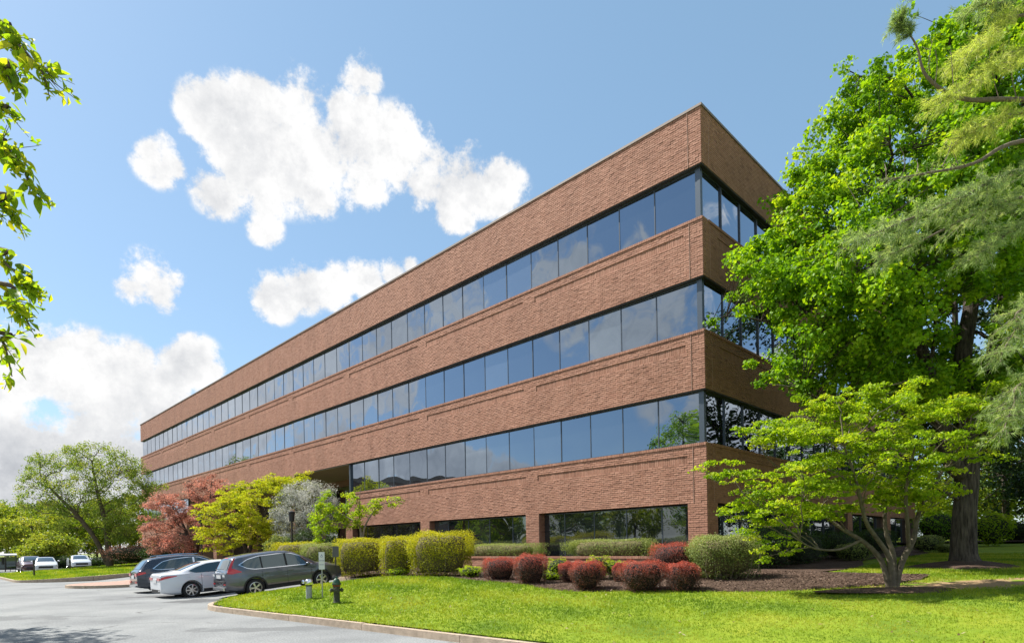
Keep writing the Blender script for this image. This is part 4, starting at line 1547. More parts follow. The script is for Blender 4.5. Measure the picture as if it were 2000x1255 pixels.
G = np.array([[(1.9 * r * math.cos(t) * (1 + .1 * math.sin(2 * t + 1)), .75 * r * math.sin(t) * (1 + .1 * math.sin(3 * t)), .07 * (1 - r ** 2) - .012) for t in th] for r in rr])
tag(MB().grid(G, closed_v=True).build('mulch_ring', M['mulch'], smooth=True, loc=(p.x, p.y, float(lawn_z(*uv(p.x, p.y))))), kind='structure')

# ---- pink maple, gold maple, silvery shrub, thin young tree by the entrance
def px_tree(name, label, cat, poly, d0, thick, n, base_px, trunks_px, lm, bk, base_z, **k):
    cen = crown_centres(poly, d0, thick, n, rt, holes=k.pop('holes', ()), shell=k.pop('shell', .65))
    sp_ = k.pop('spray', 0)
    if sp_:
        hub = cen.mean(0)
        ax_ = cen - hub
        ax_[:, 2] *= .3
        ax_ = unit(ax_ + rt.normal(0, .3, ax_.shape))
        cen = np.concatenate([cen + ax_ * t * sp_ + np.array([0, 0, -.3 * sp_ * (t + .3) ** 2]) + rt.normal(0, .09 * sp_, cen.shape) for t in (-.6, -.2, .1, .4)])
    b = at(*base_px, d0)
    tr = [([Vector((b.x, b.y, base_z))] + [at(x, y, d0 + dd) for x, y, dd in pts], rr_) for pts, rr_ in trunks_px]
    return make_tree(name, label, cat, (b.x, b.y, base_z), tr, cen, M[lm], M[bk], rt, **k)
px_tree('pink_maple', 'pinkish red maple at the left end of the building', 'tree',
        [(272, 1020), (285, 985), (300, 965), (330, 958), (352, 962), (372, 940), (410, 930), (440, 940), (452, 965), (440, 1000), (430, 1040), (420, 1070), (390, 1085), (330, 1080), (285, 1070), (278, 1045)], 42, 2.6, 120, (378, 1092),
        [([(372, 1060, 0), (360, 1030, 0), (345, 995, .5)], [.14, .11, .09, .03]), ([(390, 1055, .2), (405, 1010, -.4), (412, 960, -.5)], [.12, .1, .08, .03])], 'lf_red', 'bark_dk', .85,
        limbs=28, nleaf=58, rad=.40, flat=.55, size=.10, up=.5, limb_r=.04, spray=.9)
px_tree('gold_maple', 'golden yellow spreading maple near the building entrance', 'tree',
        [(380, 1000), (392, 980), (430, 985), (428, 950), (450, 945), (500, 932), (545, 930), (590, 925), (612, 940), (640, 950), (610, 965), (575, 985), (560, 1010), (548, 1040), (560, 1062), (520, 1072), (470, 1070), (425, 1072), (405, 1050), (392, 1020)], 37.5, 2.8, 150, (480, 1092),
        [([(478, 1060, 0), (455, 1030, 0), (430, 1005, .4)], [.15, .12, .08, .03]), ([(495, 1050, .1), (520, 1000, -.4), (560, 955, -.6)], [.14, .11, .08, .03])], 'lf_yel', 'bark_dk', .85,
        limbs=30, nleaf=56, rad=.36, flat=.32, size=.10, up=.6, limb_r=.035, drop=.25, spray=1.1)
px_tree('silvery_shrub', 'tall silvery white blossoming shrub beside the gold maple', 'shrub',
        [(532, 1000), (545, 970), (560, 950), (590, 943), (625, 945), (650, 952), (662, 975), (660, 1005), (640, 1025), (620, 1050), (600, 1062), (560, 1062), (540, 1040)], 36.0, 2.0, 330, (590, 1085),
        [([(590, 1050, 0), (580, 1010, 0), (575, 970, .3)], [.1, .08, .06, .02]), ([(600, 1050, .1), (620, 1005, -.3), (630, 970, -.3)], [.1, .08, .05, .02])], 'lf_grey', 'bark_dk', .85,
        limbs=16, nleaf=75, rad=.42, flat=.8, size=.075, up=.35, limb_r=.03, tint_c=.72)
px_tree('young_tree', 'thin young yellow-green tree with open branches before the brick wall', 'tree',
        [(605, 1040), (600, 1010), (615, 1000), (625, 965), (645, 960), (650, 990), (680, 985), (672, 965), (700, 962), (702, 985), (720, 985), (735, 975), (755, 970), (785, 972), (780, 985), (755, 990), (735, 1000), (710, 1010), (700, 1030), (660, 1030), (640, 1050), (615, 1062)], 31, 1.1, 135, (708, 1075),
        [([(706, 1050, 0), (700, 1025, 0), (670, 1005, .2), (630, 985, .3)], [.07, .06, .05, .035, .01]), ([(710, 1040, 0), (725, 1005, 0), (745, 985, -.2), (780, 975, -.2)], [.06, .05, .035, .025, .01]),
         ([(704, 1040, 0), (702, 1000, 0), (703, 965, 0), (706, 945, 0)], [.05, .04, .03, .02, .006])], 'lf_jmaple', 'bark_lt', .8,
        limbs=14, nleaf=40, rad=.26, flat=.6, size=.10, up=.55, limb_r=.02, tw_r=.008, shell=1.0)
for (x, d, w, h, lab, lm) in ((600, 33.5, 2.4, 2.0, 'dark evergreen shrub below the silvery shrub', 'lf_dark'), (650, 31.5, 1.8, 1.6, 'dark evergreen shrub under the young tree', 'lf_dark'),
                         (330, 44, 4.0, 1.6, 'dark shrub below the pink maple', 'lf_dark'), (270, 55, 7.0, 1.7, 'reddish brown hedge at the far left corner of the building', 'lf_red'), (545, 34.5, 1.6, 1.8, 'green shrub below the gold maple', 'lf_box')):
    p = at(x, 1085, d)
    shrub('entrance_shrub', lab, 'shrub', (p.x, p.y, .8), (w, w * .7, h), M[lm], M['core_gn'], rs, n=3000, size=.09, power=2.3, foot=.75, group='shrubs by the entrance', ragged=.1)

# ---- river birch on the far island
cen = np.concatenate([crown_centres([(30, 960), (45, 925), (60, 900), (62, 880), (95, 890), (120, 880), (130, 872), (175, 868), (220, 872), (260, 890), (285, 915), (300, 940), (330, 945), (300, 965), (275, 985), (278, 1030), (250, 1060), (205, 1060), (190, 1020), (150, 1000), (120, 1040), (95, 1000), (60, 985), (38, 1000)], 57, 3.4, 620, rt,
                                    holes=[(120, 930, 18, .25), (150, 960, 16, .4), (230, 940, 16, .4), (75, 960, 14, .3)], shell=.8)])
b = at(216, 1112, 57)
make_tree('river_birch', 'airy birch with one leaning stem on the far lawn island', 'tree', (b.x, b.y, b.z - .1),
          [([b - Vector((0, 0, .1)), at(212, 1075, 57), at(206, 1020, 57), at(190, 960, 57), at(180, 900, 57)], [.34, .27, .22, .14, .04]),
           ([at(210, 1100, 57), at(185, 1050, 56.6), at(150, 1005, 56.2), at(110, 965, 56), at(80, 930, 55.8)], [.22, .2, .17, .11, .03])],
          cen, M['lf_birch'], M['bark'], rt, limbs=30, nleaf=42, rad=.62, flat=.8, size=.15, up=.35, limb_r=.06, tw_r=.018)

# ---- woods beyond the lot, left
def ell_tree(name, label, pos, h, rx, lm, n=90, nleaf=70, size=.32, crown_lo=.25, group=None, ry=None, bark='bark_dk', rad=.9, lean=0.0, tr_r=.2):
    ry = ry or rx
    D = unit(rt.normal(0, 1, (n, 3))) * (rt.uniform(.25, 1, (n, 1)) ** .45)
    zc, hz = h * (1 + crown_lo) / 2, h * (1 - crown_lo) / 2 * .92
    wob = 1 + .22 * np.sin(D[:, 0] * 5 + pos[0]) * np.cos(D[:, 2] * 4 + pos[1])
    C = np.stack([D[:, 0] * rx * wob + lean * D[:, 2], D[:, 1] * ry * wob, zc + D[:, 2] * hz], 1) + np.array(tuple(pos))
    p = Vector(pos)
    return make_tree(name, label, 'tree', p, [([p - Vector((0, 0, .15)), p + Vector((lean * .1, 0, h * .3)), p + Vector((lean * .5, .2, h * .6)), p + Vector((lean, 0, h * .88))], [tr_r, tr_r * .75, tr_r * .5, tr_r * .1])],
                     C, M[lm], M[bark], rt, limbs=10, nleaf=nleaf, rad=rad, flat=.75, size=size, up=.4, limb_r=tr_r * .35, tw_r=.02, group=group)
GW = 'trees in the woods beyond the parking lot'
for (x, ytop, d, rx, lm, lab) in (
        (15, 985, 92, 4.6, 'lf_bg', 'green tree at the left edge behind the bus shelter'),
        (-25, 975, 96, 5, 'lf_bgy', 'yellowish tree cut by the left edge of the picture'),
        (62, 1000, 84, 4.6, 'lf_bgy', 'yellowish tree between the bus shelter and the parked cars'),
        (45, 965, 118, 6.0, 'lf_birch', 'pale tree crown rising behind the yellowish trees'),
        (105, 975, 96, 5.5, 'lf_bg', 'bright green tree left of the leaning birch stem'),
        (95, 1040, 78, 3.2, 'lf_bgy', 'small yellowish tree above the parked cars'),
        (150, 985, 90, 5.2, 'lf_bg', 'bright green tree behind the leaning birch stem'),
        (190, 975, 100, 5.5, 'lf_bg', 'green tree between the two birch stems'),
        (235, 960, 94, 5.6, 'lf_bg', 'green tree just right of the birch trunk'),
        (272, 965, 99, 5.6, 'lf_bg', 'green tree at the left wall of the building'),
        (300, 1000, 105, 5, 'lf_bg', 'green tree half hidden by the end of the building')):
    p = at(x, 1090, d)
    p.z = -.1
    ell_tree('woodland_tree', lab, p, at(x, ytop, d).z + .1, rx, lm, n=80, nleaf=75, size=.36, crown_lo=.18, group=GW, rad=1.1)
for (x, d, w, h, lab) in ((20, 74, 9, 1.4, 'dark undergrowth behind the bus shelter'), (110, 76, 10, 1.5, 'dark undergrowth behind the two parked cars'), (180, 78, 9, 1.4, 'dark undergrowth behind the white cars'), (245, 80, 10, 1.3, 'dark undergrowth right of the birch')):
    p = at(x, 1090, d)
    shrub('undergrowth', lab, 'shrub', (p.x, p.y, -.05), (w, 3, h), M['lf_dark'], M['core_gn'], rs, n=2600, size=.22, power=2.5, foot=.9, group='undergrowth at the wood edge', ragged=.15)

# ---- trees and shrubs closing the view on the right
GR = 'trees beyond the side lawn'
for (x, ytop, d, rx, lm, lab) in ((1905, 880, 52, 5.0, 'lf_bg', 'leafy tree far behind the big trunk'), (1965, 760, 47, 5.0, 'lf_dark', 'dark tree standing in the mulch at the right edge'), (2040, 700, 42, 5.5, 'lf_dark', 'dark tree cut by the right edge'),
                             (1845, 930, 56, 4.5, 'lf_bg', 'leafy tree beyond the end of the side wall'), (2010, 860, 60, 6, 'lf_bg', 'pale green tree far behind at the right edge'),
                             (2250, 780, 30, 4.5, 'lf_dark', 'dark tree right outside the picture, mirrored in the side glass'), (2300, 850, 40, 5, 'lf_dark', 'farther dark tree right outside the picture, mirrored in the side glass'), (2120, 860, 38, 4.5, 'lf_dark', 'dark tree just beyond the right edge, mirrored in the side glass')):
    p = at(x, 1060, d)
    p.z = float(lawn_z(*uv(p.x, p.y)))
    ell_tree('garden_tree', lab, p, at(x, ytop, d).z - p.z, rx, lm, n=110, nleaf=75, size=.26, crown_lo=.12, group=GR, rad=.9, tr_r=.28)
ell_tree('garden_tree', 'tall leafy tree directly behind the big maple', Vector((19.3, 25.8, 1.0)), 14.5, 3.6, 'lf_dark', n=170, nleaf=70, size=.2, crown_lo=.2, group=GR, rad=.75, tr_r=.3)
for (x, d, w, h, lab, lm) in ((1935, 34, 2.4, 1.9, 'bright round shrub right of the big trunk', 'lf_jmaple'), (1835, 39, 3.2, 2.2, 'leafy shrub left of the big trunk', 'lf_maple'), (1985, 40, 4, 1.4, 'low dark shrub at the right edge', 'lf_dark'), (1880, 44, 5, 1.6, 'dark shrub behind the big trunk', 'lf_dark')):
    p = at(x, 1060, d)
    p.z = float(lawn_z(*uv(p.x, p.y)))
    shrub('garden_shrub', lab, 'shrub', p, (w, w * .8, h), M[lm], M['core_gn'], rs, n=3200, size=.10, power=2.2, foot=.7, group='shrubs beyond the side lawn', ragged=.14)
pb = at(1965, 1060, 42)
G = np.array([[(9 * r * math.cos(t), 4.5 * r * math.sin(t), .10 * (1 - r ** 2) - .02) for t in th] for r in rr])
tag(MB().grid(G, closed_v=True).build('far_mulch_bed', M['mulch'], smooth=True, loc=(pb.x, pb.y, float(lawn_z(*uv(pb.x, pb.y))) + .05)), kind='structure')

# ---- white pine reaching in from the right
M['needle'] = leaf_mat('pine_needle', [(.14, .21, .085), (.22, .31, .12), (.32, .42, .16), (.44, .50, .21)], trans=.5, tcol=(1.3, 1.3, .7))
M['needle_y'] = leaf_mat('yellowing_pine_needle', [(.30, .38, .08), (.42, .50, .10), (.53, .57, .14), (.60, .60, .19)], trans=.5, tcol=(1.2, 1.25, .6))
M['bark_pine'] = simple('pine_twig_bark', (.17, .135, .10), .9, var=.35, vscale=12, bump=.8, bscale=30)
rp_ = np.random.default_rng(77)
pbse = Vector((12.6, 11.6, float(lawn_z(*uv(12.6, 11.6)))))
pine = thing('pine_tree', pbse, 'white pine reaching in from the right edge with soft drooping needles', 'tree')
pb_ = np.array(tuple(pbse))
P = smooth_path([pbse - Vector((0, 0, .1)), pbse + Vector((.1, 0, 5)), pbse + Vector((0, .1, 10)), pbse + Vector((-.1, 0, 15.5))], 20)
MB().tube(P - pb_, np.linspace(.34, .08, len(P)), n=12).build('trunk', M['bark_dk'], pine, smooth=True)
def needles(tips, dirs, n, ln, mat, name):
    k = len(tips)
    c = np.repeat(tips, n, 0)
    dr = np.repeat(dirs, n, 0)
    m = len(c)
    a = unit(dr * .9 + rp_.normal(0, .55, (m, 3)) + np.array([0, 0, -.12]))
    l = ln * rp_.uniform(.7, 1.15, m)[:, None]
    s = unit(np.cross(a, rp_.normal(0, 1, (m, 3)))) * .0048
    c = c + rp_.normal(0, .02, (m, 3))
    V4 = np.stack([c - s, c + s, c + a * l + np.array([0, 0, -.015])], 1).reshape(-1, 3) - pb_
    tint = np.repeat(np.clip(.5 + np.repeat(rp_.normal(0, .2, k), n) + rp_.normal(0, .15, m), 0, 1), 3)
    o = link(name, mesh_from(name, [(V4, np.arange(m * 3).reshape(m, 3), 0)], mat, {'tint': tint}), pine)
    tag(o, kind='stuff')
def pine_bough(path, r0, plume, dens, mat, leafy=(.15, 1.0), ln=.11, droop=.3, tw=.55, nn=22):
    P = smooth_path(path, 26)
    b = MB()
    b.tube(P - pb_, np.linspace(r0, .006, len(P)), n=7)
    tips, dirs = [], []
    L_ = np.linalg.norm(np.diff(P, axis=0), axis=1).sum()
    k = int(L_ * dens)
    for i in range(k):
        t = rp_.uniform(*leafy)
        f = t * (len(P) - 1)
        i0 = min(int(f), len(P) - 2)
        p = P[i0] + (P[i0 + 1] - P[i0]) * (f - i0)
        dr = unit(P[i0 + 1] - P[i0])
        side = unit(np.cross(dr, [0, 0, 1.0])) * rp_.choice([-1, 1])
        q = unit(dr * .7 + side * rp_.uniform(.1, 1.0) + np.array([0, 0, rp_.uniform(-.35, .45)]))
        l = plume * rp_.uniform(.4, 1.1) * (1.15 - .6 * t)
        e = p + q * l + np.array([0, 0, -droop * l * l])
        m_ = (p + e) / 2 + np.array([0, 0, .06 * l])
        Q = bez(p, m_, e, 5)
        b.tube(Q - pb_, np.linspace(.009, .003, 5), n=4, cap=False)
        for s in np.linspace(.2, 1, max(3, int(l / .085))):
            g = s * 4
            j = min(int(g), 3)
            pt = Q[j] + (Q[j + 1] - Q[j]) * (g - j)
            tips.append(pt)
            dirs.append(unit(Q[j + 1] - Q[j]))
            if rp_.uniform() < tw:
                sd_ = unit(np.cross(Q[j + 1] - Q[j], rp_.normal(0, 1, 3)))
                e2 = pt + (sd_ * .8 + unit(Q[j + 1] - Q[j]) * .6) * rp_.uniform(.08, .2)
                b.tube(np.array([pt, e2]) - pb_, [.003, .0015], n=3, cap=False)
                tips.append(e2)
                dirs.append(unit(e2 - pt))
    b.build('bough', M['bark_pine'], pine, smooth=True)
    if tips:
        needles(np.array(tips), np.array(dirs), nn, ln, mat, 'needles')
def tz_(px, py, d=11.5):
    return at(px, py, d).z
def from_trunk(py, pts):
    z = tz_(2040, py)
    return [Vector((12.55, 11.6, z))] + [at(*q) for q in pts]
GN, GY = M['needle'], M['needle_y']
pine_bough(from_trunk(215, [(2000, 195, 11.2), (1880, 193, 10.8), (1810, 150, 10.5), (1790, 90, 10.4), (1758, 42, 10.3)]), .055, .35, 3.2, GN, leafy=(.86, 1.0), nn=26)
pine_bough(from_trunk(255, [(2000, 275, 11.0), (1900, 320, 10.6), (1800, 340, 10.3), (1712, 355, 10.0)]), .05, .45, 2.2, GN, leafy=(.5, .95), nn=3, tw=.9)
pine_bough(from_trunk(300, [(2000, 330, 10.8), (1880, 385, 10.3), (1770, 430, 9.9), (1680, 470, 9.5)]), .045, .7, 12, GN, leafy=(0.06, 1.0), nn=16)
pine_bough(from_trunk(360, [(2000, 385, 11.0), (1900, 420, 10.6), (1800, 470, 10.3), (1730, 500, 10.1)]), .04, .6, 9, GN, leafy=(0.06, 1.0), nn=16)
pine_bough(from_trunk(420, [(2010, 440, 10.6), (1950, 470, 10.3), (1890, 510, 10.0)]), .04, .6, 12, GN, leafy=(0.08, 1.0), nn=16)
pine_bough(from_trunk(40, [(2000, 30, 11.2), (1930, 70, 10.9), (1870, 120, 10.7)]), .04, .7, 11, GY, leafy=(0.13, 1.0), nn=16)
pine_bough(from_trunk(100, [(2000, 100, 11.0), (1930, 140, 10.6), (1850, 190, 10.3)]), .04, .7, 12, GY, leafy=(0.13, 1.0), nn=16)
pine_bough(from_trunk(190, [(2000, 220, 10.9), (1940, 240, 10.6), (1880, 270, 10.4)]), .04, .6, 11, GY, leafy=(0.08, 1.0), nn=16)
pine_bough(from_trunk(-10, [(2000, -10, 11.2), (1960, 5, 11.0), (1900, 10, 10.8)]), .03, .5, 10, GN, leafy=(0.18, 1.0), nn=16)
pine_bough(from_trunk(560, [(2010, 600, 11.2), (1985, 640, 11.0), (1955, 690, 10.8)]), .035, .6, 11, GN, leafy=(0.13, 1.0), nn=16)
pine_bough(from_trunk(650, [(2010, 740, 11.2), (1980, 790, 11.0), (1960, 840, 10.8)]), .035, .6, 11, GN, leafy=(0.13, 1.0), nn=16)
# bare upright twigs on the two dead boughs
tw_ = MB()
for (x, y, d, l) in ((1950, 190, 11, 1.0), (1862, 180, 10.7, .75), (1985, 192, 11.1, 1.15), (1825, 165, 10.5, .5), (1840, 325, 10.4, .35), (1790, 338, 10.2, .3), (1760, 345, 10.1, .35), (1730, 350, 10.0, .3), (1870, 320, 10.5, .3), (1815, 140, 10.5, .5)):
    p = at(x, y, d)
    q = p + Vector((-.12 * l + rp_.normal(0, .08), rp_.normal(0, .12), l))
    P = bez(p, (p + q) / 2 + Vector((rp_.normal(0, .08), 0, 0)), q, 6)
    tw_.tube(P - pb_, np.linspace(.011, .003, 6), n=4)
    for s in (2, 3, 4):
        e = P[s] + rp_.normal(0, .09, 3) + np.array([0, 0, .07])
        tw_.tube(np.array([P[s], e]) - pb_, [.005, .002], n=3, cap=False)
tag(tw_.build('dead_twigs', M['bark_pine'], pine), kind='stuff')

# ---- cherry branches coming in from the left, leaf by leaf
rc = np.random.default_rng(9)
cb = Vector((-5.9, 4.2, 0.0))
cher = thing('cherry_tree', cb, 'broad-leaved tree whose twigs hang into the picture at left', 'tree')
cba = np.array(tuple(cb))
P = smooth_path([cb - Vector((0, 0, .1)), cb + Vector((.1, 0, 2)), cb + Vector((.05, .1, 4)), cb + Vector((0, 0, 6.4))], 16)
MB().tube(P - cba, np.linspace(.17, .07, len(P)), n=10).build('trunk', M['bark'], cher, smooth=True)
leafs = []
for k in range(9):
    sx = rc.uniform(.8, 1.15)
    t = np.linspace(0, 1, 7)
    wv = .24 * np.sin(np.pi * t ** .85) ** .9 * sx
    wv[-1] = 0
    bend = -.28 * t ** 2 * rc.uniform(.3, 1.4)
    G = np.stack([np.stack([t, -wv, bend + .10 * wv / .24], 1), np.stack([t, wv * 0, bend], 1), np.stack([t, wv, bend + .10 * wv / .24], 1)], 1)
    mb = MB().grid(G)
    leafs.append(mesh_from('leaf', mb.p, M['lf_cherry'], {'tint': np.full(21, (k % 9) / 8.0)}, smooth=True))
def cherry_twig(pts, n, ln=.098):
    P = smooth_path([Vector((-5.85, 4.2, at(pts[0][0], pts[0][1], pts[0][2]).z + .3))] + [at(*q) for q in pts], 22)
    b = MB().tube(P - cba, np.linspace(.022, .003, len(P)), n=6).build('branch', M['bark'], cher, smooth=True)
    # side shoots, and the small young leaves that crowd them
    tw = MB()
    SP, SD_ = [], []
    for i in range(n // 3):
        f = rc.uniform(.45, 1.0) * (len(P) - 1)
        j = min(int(f), len(P) - 2)
        p = P[j] + (P[j + 1] - P[j]) * (f - j)
        q = unit(unit(P[j + 1] - P[j]) * .8 + rc.normal(0, .5, 3) + np.array([.1, 0, -.1]))
        e = p + q * rc.uniform(.07, .22)
        tw.tube(np.array([p, e]) - cba, [.004, .0015], n=4, cap=False)
        for t in rc.uniform(.2, 1.0, 8):
            SP.append(p + (e - p) * t + rc.normal(0, .018, 3))
            SD_.append(q)
    tag(tw.build('shoots', M['bark'], b), kind='stuff')
    SP = np.array(SP) - cba
    Vq, Fq = leaf_quads(SP, np.array([0, 0, 1.0]) + rc.normal(0, .7, (len(SP), 3)), .055 * rc.uniform(.6, 1.3, len(SP)), rc, .5, .12)
    tag(link('young_leaves', mesh_from('young_leaves', [(Vq, Fq, 0)], M['lf_cherry'], {'tint': np.repeat(rc.uniform(0, 1, len(SP)), 4)}), b), kind='stuff')
    for i in range(n):
        f = (rc.uniform(.42, 1.0) if i else 1.0) * (len(P) - 1)
        j = min(int(f), len(P) - 2)
        p = P[j] + (P[j + 1] - P[j]) * (f - j)
        dr = unit(P[j + 1] - P[j])
        tip = unit(dr * .6 + rc.normal(0, .55, 3) + np.array([.15, 0, -.35]))
        up_ = unit(np.array([0, 0, 1.0]) + rc.normal(0, .5, 3))
        y = unit(np.cross(up_, tip))
        z = np.cross(tip, y)
        o = link('leaf', leafs[int(rc.integers(9))], b)
        s = ln * rc.uniform(.6, 1.2)
        st = p + rc.normal(0, .025, 3) - cba
        o.matrix_local = Matrix(((tip[0], y[0], z[0], st[0]), (tip[1], y[1], z[1], st[1]), (tip[2], y[2], z[2], st[2]), (0, 0, 0, 1))) @ Matrix.Scale(s, 4)
for pts, n in (([(-40, 40, 4.1), (0, 55, 4.0), (60, 95, 3.9), (126, 155, 3.8)], 62), ([(-40, 120, 3.7), (0, 140, 3.6), (22, 150, 3.6)], 26), ([(-40, 200, 4.2), (0, 212, 4.2), (34, 225, 4.2)], 14),
               ([(-50, 265, 4.1), (0, 285, 4.1), (50, 315, 4.0), (98, 385, 4.0)], 52), ([(-40, 375, 3.9), (0, 395, 3.9), (42, 425, 3.9)], 26),
               ([(-40, 480, 4.1), (0, 505, 4.0), (72, 555, 4.0)], 40), ([(-40, 550, 3.7), (15, 580, 3.7), (58, 608, 3.6)], 30), ([(-30, 645, 4.2), (6, 665, 4.2), (32, 735, 4.2)], 26)):
    cherry_twig([(x * .74 if x > 0 else x, y, d) for x, y, d in pts], n)

# ---- trees and a building across the lot that the glass reflects
ell_tree('lot_tree', 'street tree across the lot, left outside the picture, mirrored by the corner window', Vector((-18.6, 14.2, 0)), 12.5, 3.0, 'lf_maple', n=150, nleaf=60, size=.2, crown_lo=.22, rad=.7)
GL_ = 'trees along the far side of the lot'
for (x, y, h, lm, lab) in ((-46, 4, 8.5, 'lf_bg', 'tree left of the lot mirrored in the ground floor glass, nearest the camera'), (-48, 13, 7.5, 'lf_bgy', 'yellowish tree left of the lot mirrored in the ground floor glass'), (-47, 21, 8.2, 'lf_bg', 'green tree left of the lot mirrored in the ground floor glass'),
                     (-44, -6, 8.8, 'lf_dark', 'dark tree left of the lot mirrored in the ground floor glass'), (-52, 29, 7.0, 'lf_bg', 'green tree beside the brick neighbour building'), (-58, 60, 9, 'lf_bg', 'green tree before the brick neighbour building')):
    ell_tree('lot_edge_tree', lab, Vector((x, y, 0)), h, 4.0, lm, n=70, nleaf=60, size=.34, crown_lo=.12, group=GL_, rad=1.0)
nb = thing('neighbour_building', (-74, 46, 0), 'brick office building across the lot, mirrored in the second floor glass', 'building', rz=R(78))
MB().box((-16, -6, -.2), (16, 6, 12.2)).build('wall', simple('neighbour_brick', (.16, .10, .08), .9, var=.2, vscale=.5), nb)
MB().box((-16.2, -6.2, 12.2), (16.2, 6.2, 12.9)).build('coping', M['coping'], nb)
for z in (1.2, 5.0, 8.8):
    for s in (-1, 1):
        MB().box((-15, s * 6.03 - .03, z), (15, s * 6.03 + .03, z + 1.9)).build('window_band', M['glass_dk'], nb)

# ================================================================== vehicles
M['tyre'] = simple('tyre_rubber', (.018, .018, .019), .85, var=.2, vscale=30)
M['alloy'] = simple('alloy', (.62, .63, .65), .28, metal=.9)
M['blackp'] = simple('black_plastic', (.022, .022, .024), .6)
M['chrome'] = simple('chrome', (.75, .76, .78), .12, metal=1.0)
M['carglass'] = glass_mat('car_glass', tint=(.55, .68, .72), base=(.012, .018, .018), f0=.16)
M['lamp_red'] = simple('red_lamp', (.52, .012, .016), .15, spec=.6, coat=.6)
M['lamp_clear'] = simple('clear_lamp', (.65, .66, .68), .15, spec=.6, coat=.6)
M['plate'] = simple('plate', (.55, .56, .58), .5)
M['disc'] = simple('brake_dark', (.04, .04, .042), .5, metal=.6)

